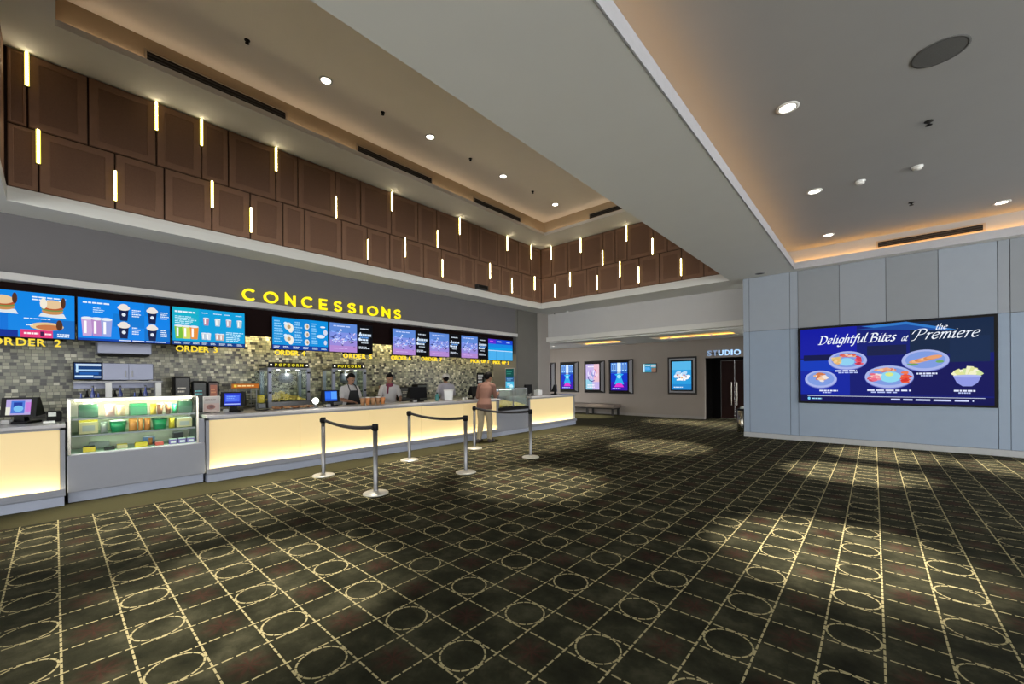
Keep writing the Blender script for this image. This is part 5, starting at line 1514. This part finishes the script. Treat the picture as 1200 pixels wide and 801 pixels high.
def person(lab, loc, rz, J, skin, hairc, shirt, trousers, shoes, hs=1.0, yaw=0.0, pitch=0.0, sleeve=1.0, bun=False, cap=None, apron=None, scarf=None, hands=('relaxed', 'relaxed'), long_hem=.80, voxel=.008):
    t = thing('person', lab, 'person', loc, rz)
    body = MB()
    pel, ch, sh, nk, hd = J['pelvis'], J['chest'], J['shoulder'], J['neck'], J['head']
    def mixp(a, b, f): return tuple(a[i]+(b[i]-a[i])*f for i in range(3))
    torso = [((pel[0], pel[1], pel[2]-.09), .135, .10), (pel, .155, .115), (mixp(pel, ch, .5), .135, .10), (ch, .158, .112), (mixp(ch, sh, .6), .165, .105), (sh, .13, .08), (mixp(sh, nk, .6), .065, .062)]
    trunk(body, torso, -.012)
    limb(body, [(mixp(sh, nk, .5), .055), (nk, .050), (mixp(nk, hd, .6), .050)])
    # head: skull, jaw, nose, ears, turned with the neck
    Mh = Matrix.Translation(hd) @ Matrix.Rotation(yaw, 4, 'Z') @ Matrix.Rotation(-pitch, 4, 'X')
    def hp(x, y, z): return tuple(Mh @ Vector((x*hs, y*hs, z*hs)))
    hm = MB()
    hm.ball((0, -.012, .028), .074, .093, .090, seg=20, rings=14)
    hm.ball((0, .030, -.048), .054, .056, .062, seg=16, rings=10)
    hm.ball((0, .038, -.005), .058, .052, .060, seg=16, rings=10)
    hm.cyl((0, .088, .010), (0, .104, -.024), .009, .015, n=8); hm.ball((0, .102, -.026), .015, seg=8, rings=6)
    hm.ball((0, .086, -.058), .020, .008, .008, seg=10, rings=6)
    for s in (-1, 1): hm.ball((s*.076, -.008, -.004), .010, .020, .030, seg=10, rings=8)
    body.add([hp(*v) for v in hm.v], hm.f)
    for s in 'RL': limb(body, [(J['sh'+s], .042), (mixp(sh, nk, .45), .048)])
    for s, sd in (('R', 1), ('L', -1)):
        S, E_, W_, hf, hu = J['sh'+s], J['el'+s], J['wr'+s], J['hf'+s], J['hu'+s]
        limb(body, [(S, .050), (mixp(S, E_, .45), .046), (E_, .037), (mixp(E_, W_, .3), .039), (W_, .027)])
        hand(body, W_, hf, hu, sd, J.get('curl'+s, .35))
        H, K, A, T = J['hip'+s], J['kn'+s], J['an'+s], J['to'+s]
        limb(body, [(H, .085), (mixp(H, K, .4), .075), (K, .055), (mixp(K, A, .3), .055), (A, .038)])
        limb(body, [(A, .036), ((A[0], A[1]-.02, .045), .034), (T, .028)])
    fuse(body, 'body', skin, t, voxel, 3)
    # shirt over the trunk and upper arms
    cl = MB()
    hem = (pel[0], pel[1], long_hem)
    trunk(cl, [((hem[0], hem[1]+.005, hem[2]), .190, .150), (pel, .180, .142)] + [(c, a+.004, b+.004) for c, a, b in torso[2:6]] + [(mixp(sh, nk, .45), .075, .07)], .006)
    for s in 'RL':
        S, E_, W_ = J['sh'+s], J['el'+s], J['wr'+s]
        limb(cl, [((S[0]*.98, S[1], S[2]-.005), .054), (mixp(sh, nk, .40), .060)])
        if sleeve <= 1: limb(cl, [(S, .054), (mixp(S, E_, .5*sleeve), .060), (mixp(S, E_, sleeve*.9), .058)])
        else: limb(cl, [(S, .054), (mixp(S, E_, .5), .056), (E_, .050), (mixp(E_, W_, .85), .042)])
    fuse(cl, 'shirt', shirt, t, .011, 4)
    tr = MB()
    trunk(tr, [((pel[0], pel[1], pel[2]-.14), .140, .105), ((pel[0], pel[1], pel[2]-.04), .142, .105), ((pel[0], pel[1], pel[2]+.03), .135, .100)], .004)
    for s in 'RL':
        H, K, A = J['hip'+s], J['kn'+s], J['an'+s]
        limb(tr, [(H, .090), (mixp(H, K, .5), .088), (K, .074), (mixp(K, A, .4), .070), ((A[0], A[1], A[2]+.01), .060)])
    fuse(tr, 'trousers', trousers, t, .011, 4)
    for s in 'RL':
        A, T = J['an'+s], J['to'+s]
        so = MB(); limb(so, [((A[0], A[1]-.035, .050), .044), ((A[0], A[1], .07), .048), (mixp(A, T, .6)[:2]+(.052,), .044), (T[:2]+(.042,), .038)])
        so.box(T[0]-.04, T[0]+.04, A[1]-.07, T[1]+.035, .004, .03, ch=.01)
        fuse(so, 'shoe', shoes, t, .009, 3)
    # hair shell: a skull-hugging cap left open over the face
    hb = MB(); seg, rg = 26, 16; vs = []
    for i in range(rg+1):
        ph = PI*i/rg
        for k in range(seg):
            q = 2*PI*k/seg
            n = Vector((math.sin(ph)*math.cos(q), math.sin(ph)*math.sin(q), math.cos(ph)))
            w = 1+.03*math.sin(9*q)*math.sin(ph)+.02*math.sin(5*q+3*ph)
            vs.append(hp(n.x*.087*w, -.018+n.y*.106*w, .034+n.z*(.102 if n.z > 0 else .115)*w))
    fs = []
    for i in range(rg):
        for k in range(seg):
            q = 2*PI*(k+.5)/seg; ph = PI*(i+.5)/rg
            y, z = math.sin(ph)*math.sin(q), math.cos(ph)
            if (y > .25 and z < .42) or z < -.95 or (y > -.25 and z < -.1): continue
            fs.append((i*seg+k, (i+1)*seg+k, (i+1)*seg+(k+1) % seg, i*seg+(k+1) % seg))
    hb.add(vs, fs, 0, True)
    if bun:
        b2 = MB(); b2.ball((0, -.075, .115), .042, .042, .040, fn=lambda p: p*(1+.06*math.sin(8*p.x)))
        hb.add([hp(*v) for v in b2.v], b2.f, 0, True)
    hb.build('hair', hairc, t, False)
    ey = MB()
    for s in (-1, 1):
        e2 = MB(); e2.ball((s*.030, .083, .012), .011, .008, .007, seg=10, rings=6)
        ey.add([hp(*v) for v in e2.v], e2.f, 0, True)
    ey.build('eyes', M_PLAST, t, False)
    if cap is not None:
        cb = MB(); c2 = MB()
        c2.ball((0, -.018, .055), .099, .119, .092, seg=22, rings=10, fn=lambda p: Vector((p.x, p.y, max(p.z, -.25))))
        c2.cyl((0, -.018, .018), (0, -.018, .050), .100, .100, n=22); c2.ball((0, .10, .026), .07, .055, .008, seg=16, rings=6)
        cb.add([hp(*v) for v in c2.v], c2.f, 0, True)
        cb.build('cap', cap, t, False)
    if apron is not None:
        ab = MB(); y0 = .135
        pts = [(-.10, 1.34), (.10, 1.34), (.15, 1.12), (.19, 1.05), (.19, .60), (-.19, .60), (-.19, 1.05), (-.15, 1.12)]
        base = Vector(ch)
        fr = [Vector((x, base.y+.142-.25*x*x*4*.5, z-1.25+base.z)) for x, z in pts]; bk = [p-Vector((0, .012, 0)) for p in fr]
        k = len(pts); ab.add(fr+bk, [list(range(k))[::-1], list(range(k, 2*k))] + [(i, (i+1) % k, k+(i+1) % k, k+i) for i in range(k)])
        ab.tube([(-.10, base.y+.13, base.z+.09), (-.09, base.y+.06, base.z+.2), (-.05, base.y-.03, base.z+.25), (.05, base.y-.03, base.z+.25), (.09, base.y+.06, base.z+.2), (.10, base.y+.13, base.z+.09)], .011, 6)
        ab.build('apron', apron, t, False)
    if scarf is not None:
        sb = MB()
        for rr, zz in ((.072, .0), (.082, -.022), (.075, .02)):
            sb.tube([(nk[0]+rr*math.cos(2*PI*i/14), nk[1]-.004+rr*.95*math.sin(2*PI*i/14), nk[2]-.03+zz+.012*math.sin(2*PI*i/14)*-1) for i in range(15)], .020, 7)
        sb.tube([(nk[0]+.02, nk[1]+.07, nk[2]-.05), (nk[0]+.03, nk[1]+.125, nk[2]-.14), (nk[0]+.035, nk[1]+.14, nk[2]-.24)], .022, 7)
        sb.build('scarf', scarf, t, False)
    return t

SKIN = pm('skin_brown', (.24, .125, .080), .55, var=.08)
HAIR = pm('black_hair', (.004, .0035, .0035), .6, var=.3, scale=60, spec=.08)
ROSE = pm('dusty_rose_cotton', (.155, .080, .062), .85, var=.1, bump=.2)
BEIGE = pm('beige_cotton', (.27, .235, .165), .85, var=.1, bump=.2)
WSHIRT = pm('white_cotton', (.40, .39, .40), .85, var=.06, bump=.2)
LSHIRT = pm('lilac_white_cotton', (.30, .29, .34), .85, var=.06, bump=.2)
DTROU = pm('black_cotton', (.02, .02, .022), .85, var=.1)
SHOE = pm('dark_shoe', (.035, .028, .028), .6, var=.15)
stand = dict(pelvis=(0, 0, .93), chest=(0, .02, 1.20), shoulder=(0, .01, 1.36), neck=(0, .025, 1.43), head=(0, .05, 1.535),
             shR=(.175, .0, 1.34), shL=(-.175, .0, 1.34), hipR=(.088, 0, .88), hipL=(-.088, 0, .88),
             knR=(.095, .02, .49), knL=(-.095, .02, .49), anR=(.10, -.01, .085), anL=(-.10, -.01, .085), toR=(.115, .13, .035), toL=(-.115, .13, .035))
# customer: leaning forward over his telephone, weight on the left leg
cust = dict(pelvis=(0, .02, .92), chest=(0, .13, 1.20), shoulder=(.0, .19, 1.38), neck=(.0, .225, 1.455), head=(.01, .285, 1.555),
            shR=(.185, .17, 1.36), shL=(-.185, .18, 1.36), elR=(.225, .20, 1.09), elL=(-.225, .15, 1.08), wrR=(.20, .42, 1.16), wrL=(-.17, .33, 1.02),
            hfR=(-.25, .85, .30), huR=(.1, -.3, .9), hfL=(.3, .9, .1), huL=(0, -.1, 1), curlR=.55, curlL=.45,
            hipR=(.088, 0, .88), hipL=(-.088, .01, .88), knR=(.11, .10, .48), knL=(-.085, .03, .48),
            anR=(.125, .05, .085), anL=(-.10, -.07, .085), toR=(.15, .19, .035), toL=(-.125, .08, .035))
person('person in a dusty rose shirt and beige trousers at the counter, holding a phone', (-7.02, 6.86, 0), math.radians(22), cust, SKIN, HAIR, ROSE, BEIGE, SHOE, 1.05, -.35, .35, sleeve=1.05, long_hem=.80, voxel=.0075)
ph = thing('telephone', 'dark telephone in the right hand of the person in dusty rose', 'telephone', (-7.02, 6.86, 1.18), math.radians(22))
MB().add(*[[(.105, .46, .005), (.180, .46, .012), (.180, .58, .075), (.105, .58, .068), (.105, .457, .013), (.180, .457, .020), (.180, .577, .083), (.105, .577, .076)],
           [(3, 2, 1, 0), (4, 5, 6, 7), (0, 1, 5, 4), (1, 2, 6, 5), (2, 3, 7, 6), (3, 0, 4, 7)]]).build('case', M_PLAST, ph, False)
MB().add([(.110, .4605, .0155), (.175, .4605, .0225), (.175, .5735, .0830), (.110, .5735, .0765)], [(0, 1, 2, 3)]).build('screen', em('phone_glow', (.6, .75, 1.0), .6), ph, False)

def pose(**k):
    d = dict(stand); d.update(k); return d
work = pose(elR=(.235, .06, 1.09), elL=(-.235, .06, 1.09), wrR=(.15, .28, 1.05), wrL=(-.15, .28, 1.05), hfR=(-.2, .95, -.1), huR=(0, .1, 1), hfL=(.2, .95, -.1), huL=(0, .1, 1))
person('person with dark hair in white shirt and black apron behind the paper cups', (-8.72, 4.36, 0), math.radians(-80), work, SKIN, HAIR, WSHIRT, DTROU, SHOE, 1.0, .1, .45, sleeve=.8, apron=pm('black_apron', (.015, .015, .017), .8), voxel=.010)
reach = pose(elR=(.23, .10, 1.10), elL=(-.26, .08, 1.09), wrR=(.14, .30, 1.06), wrL=(-.28, .32, 1.05), hfR=(-.2, .95, -.1), huR=(0, .1, 1), hfL=(-.1, .95, -.1), huL=(0, .1, 1))
person('person with hair in a bun, white shirt and dark red scarf behind the counter', (-8.84, 5.44, 0), math.radians(-128), reach, SKIN, HAIR, WSHIRT, DTROU, SHOE, 1.0, -.3, .3, sleeve=.85, bun=True, scarf=pm('dark_red_scarf', (.16, .03, .06), .8, var=.15), voxel=.010)
person('person in a pale cap and lilac white shirt turned towards the mosaic wall', (-8.75, 7.12, 0), math.radians(66), work, SKIN, HAIR, LSHIRT, DTROU, SHOE, 1.04, 0, .2, sleeve=1.0, cap=pm('pale_cap', (.42, .41, .40), .8), voxel=.010)
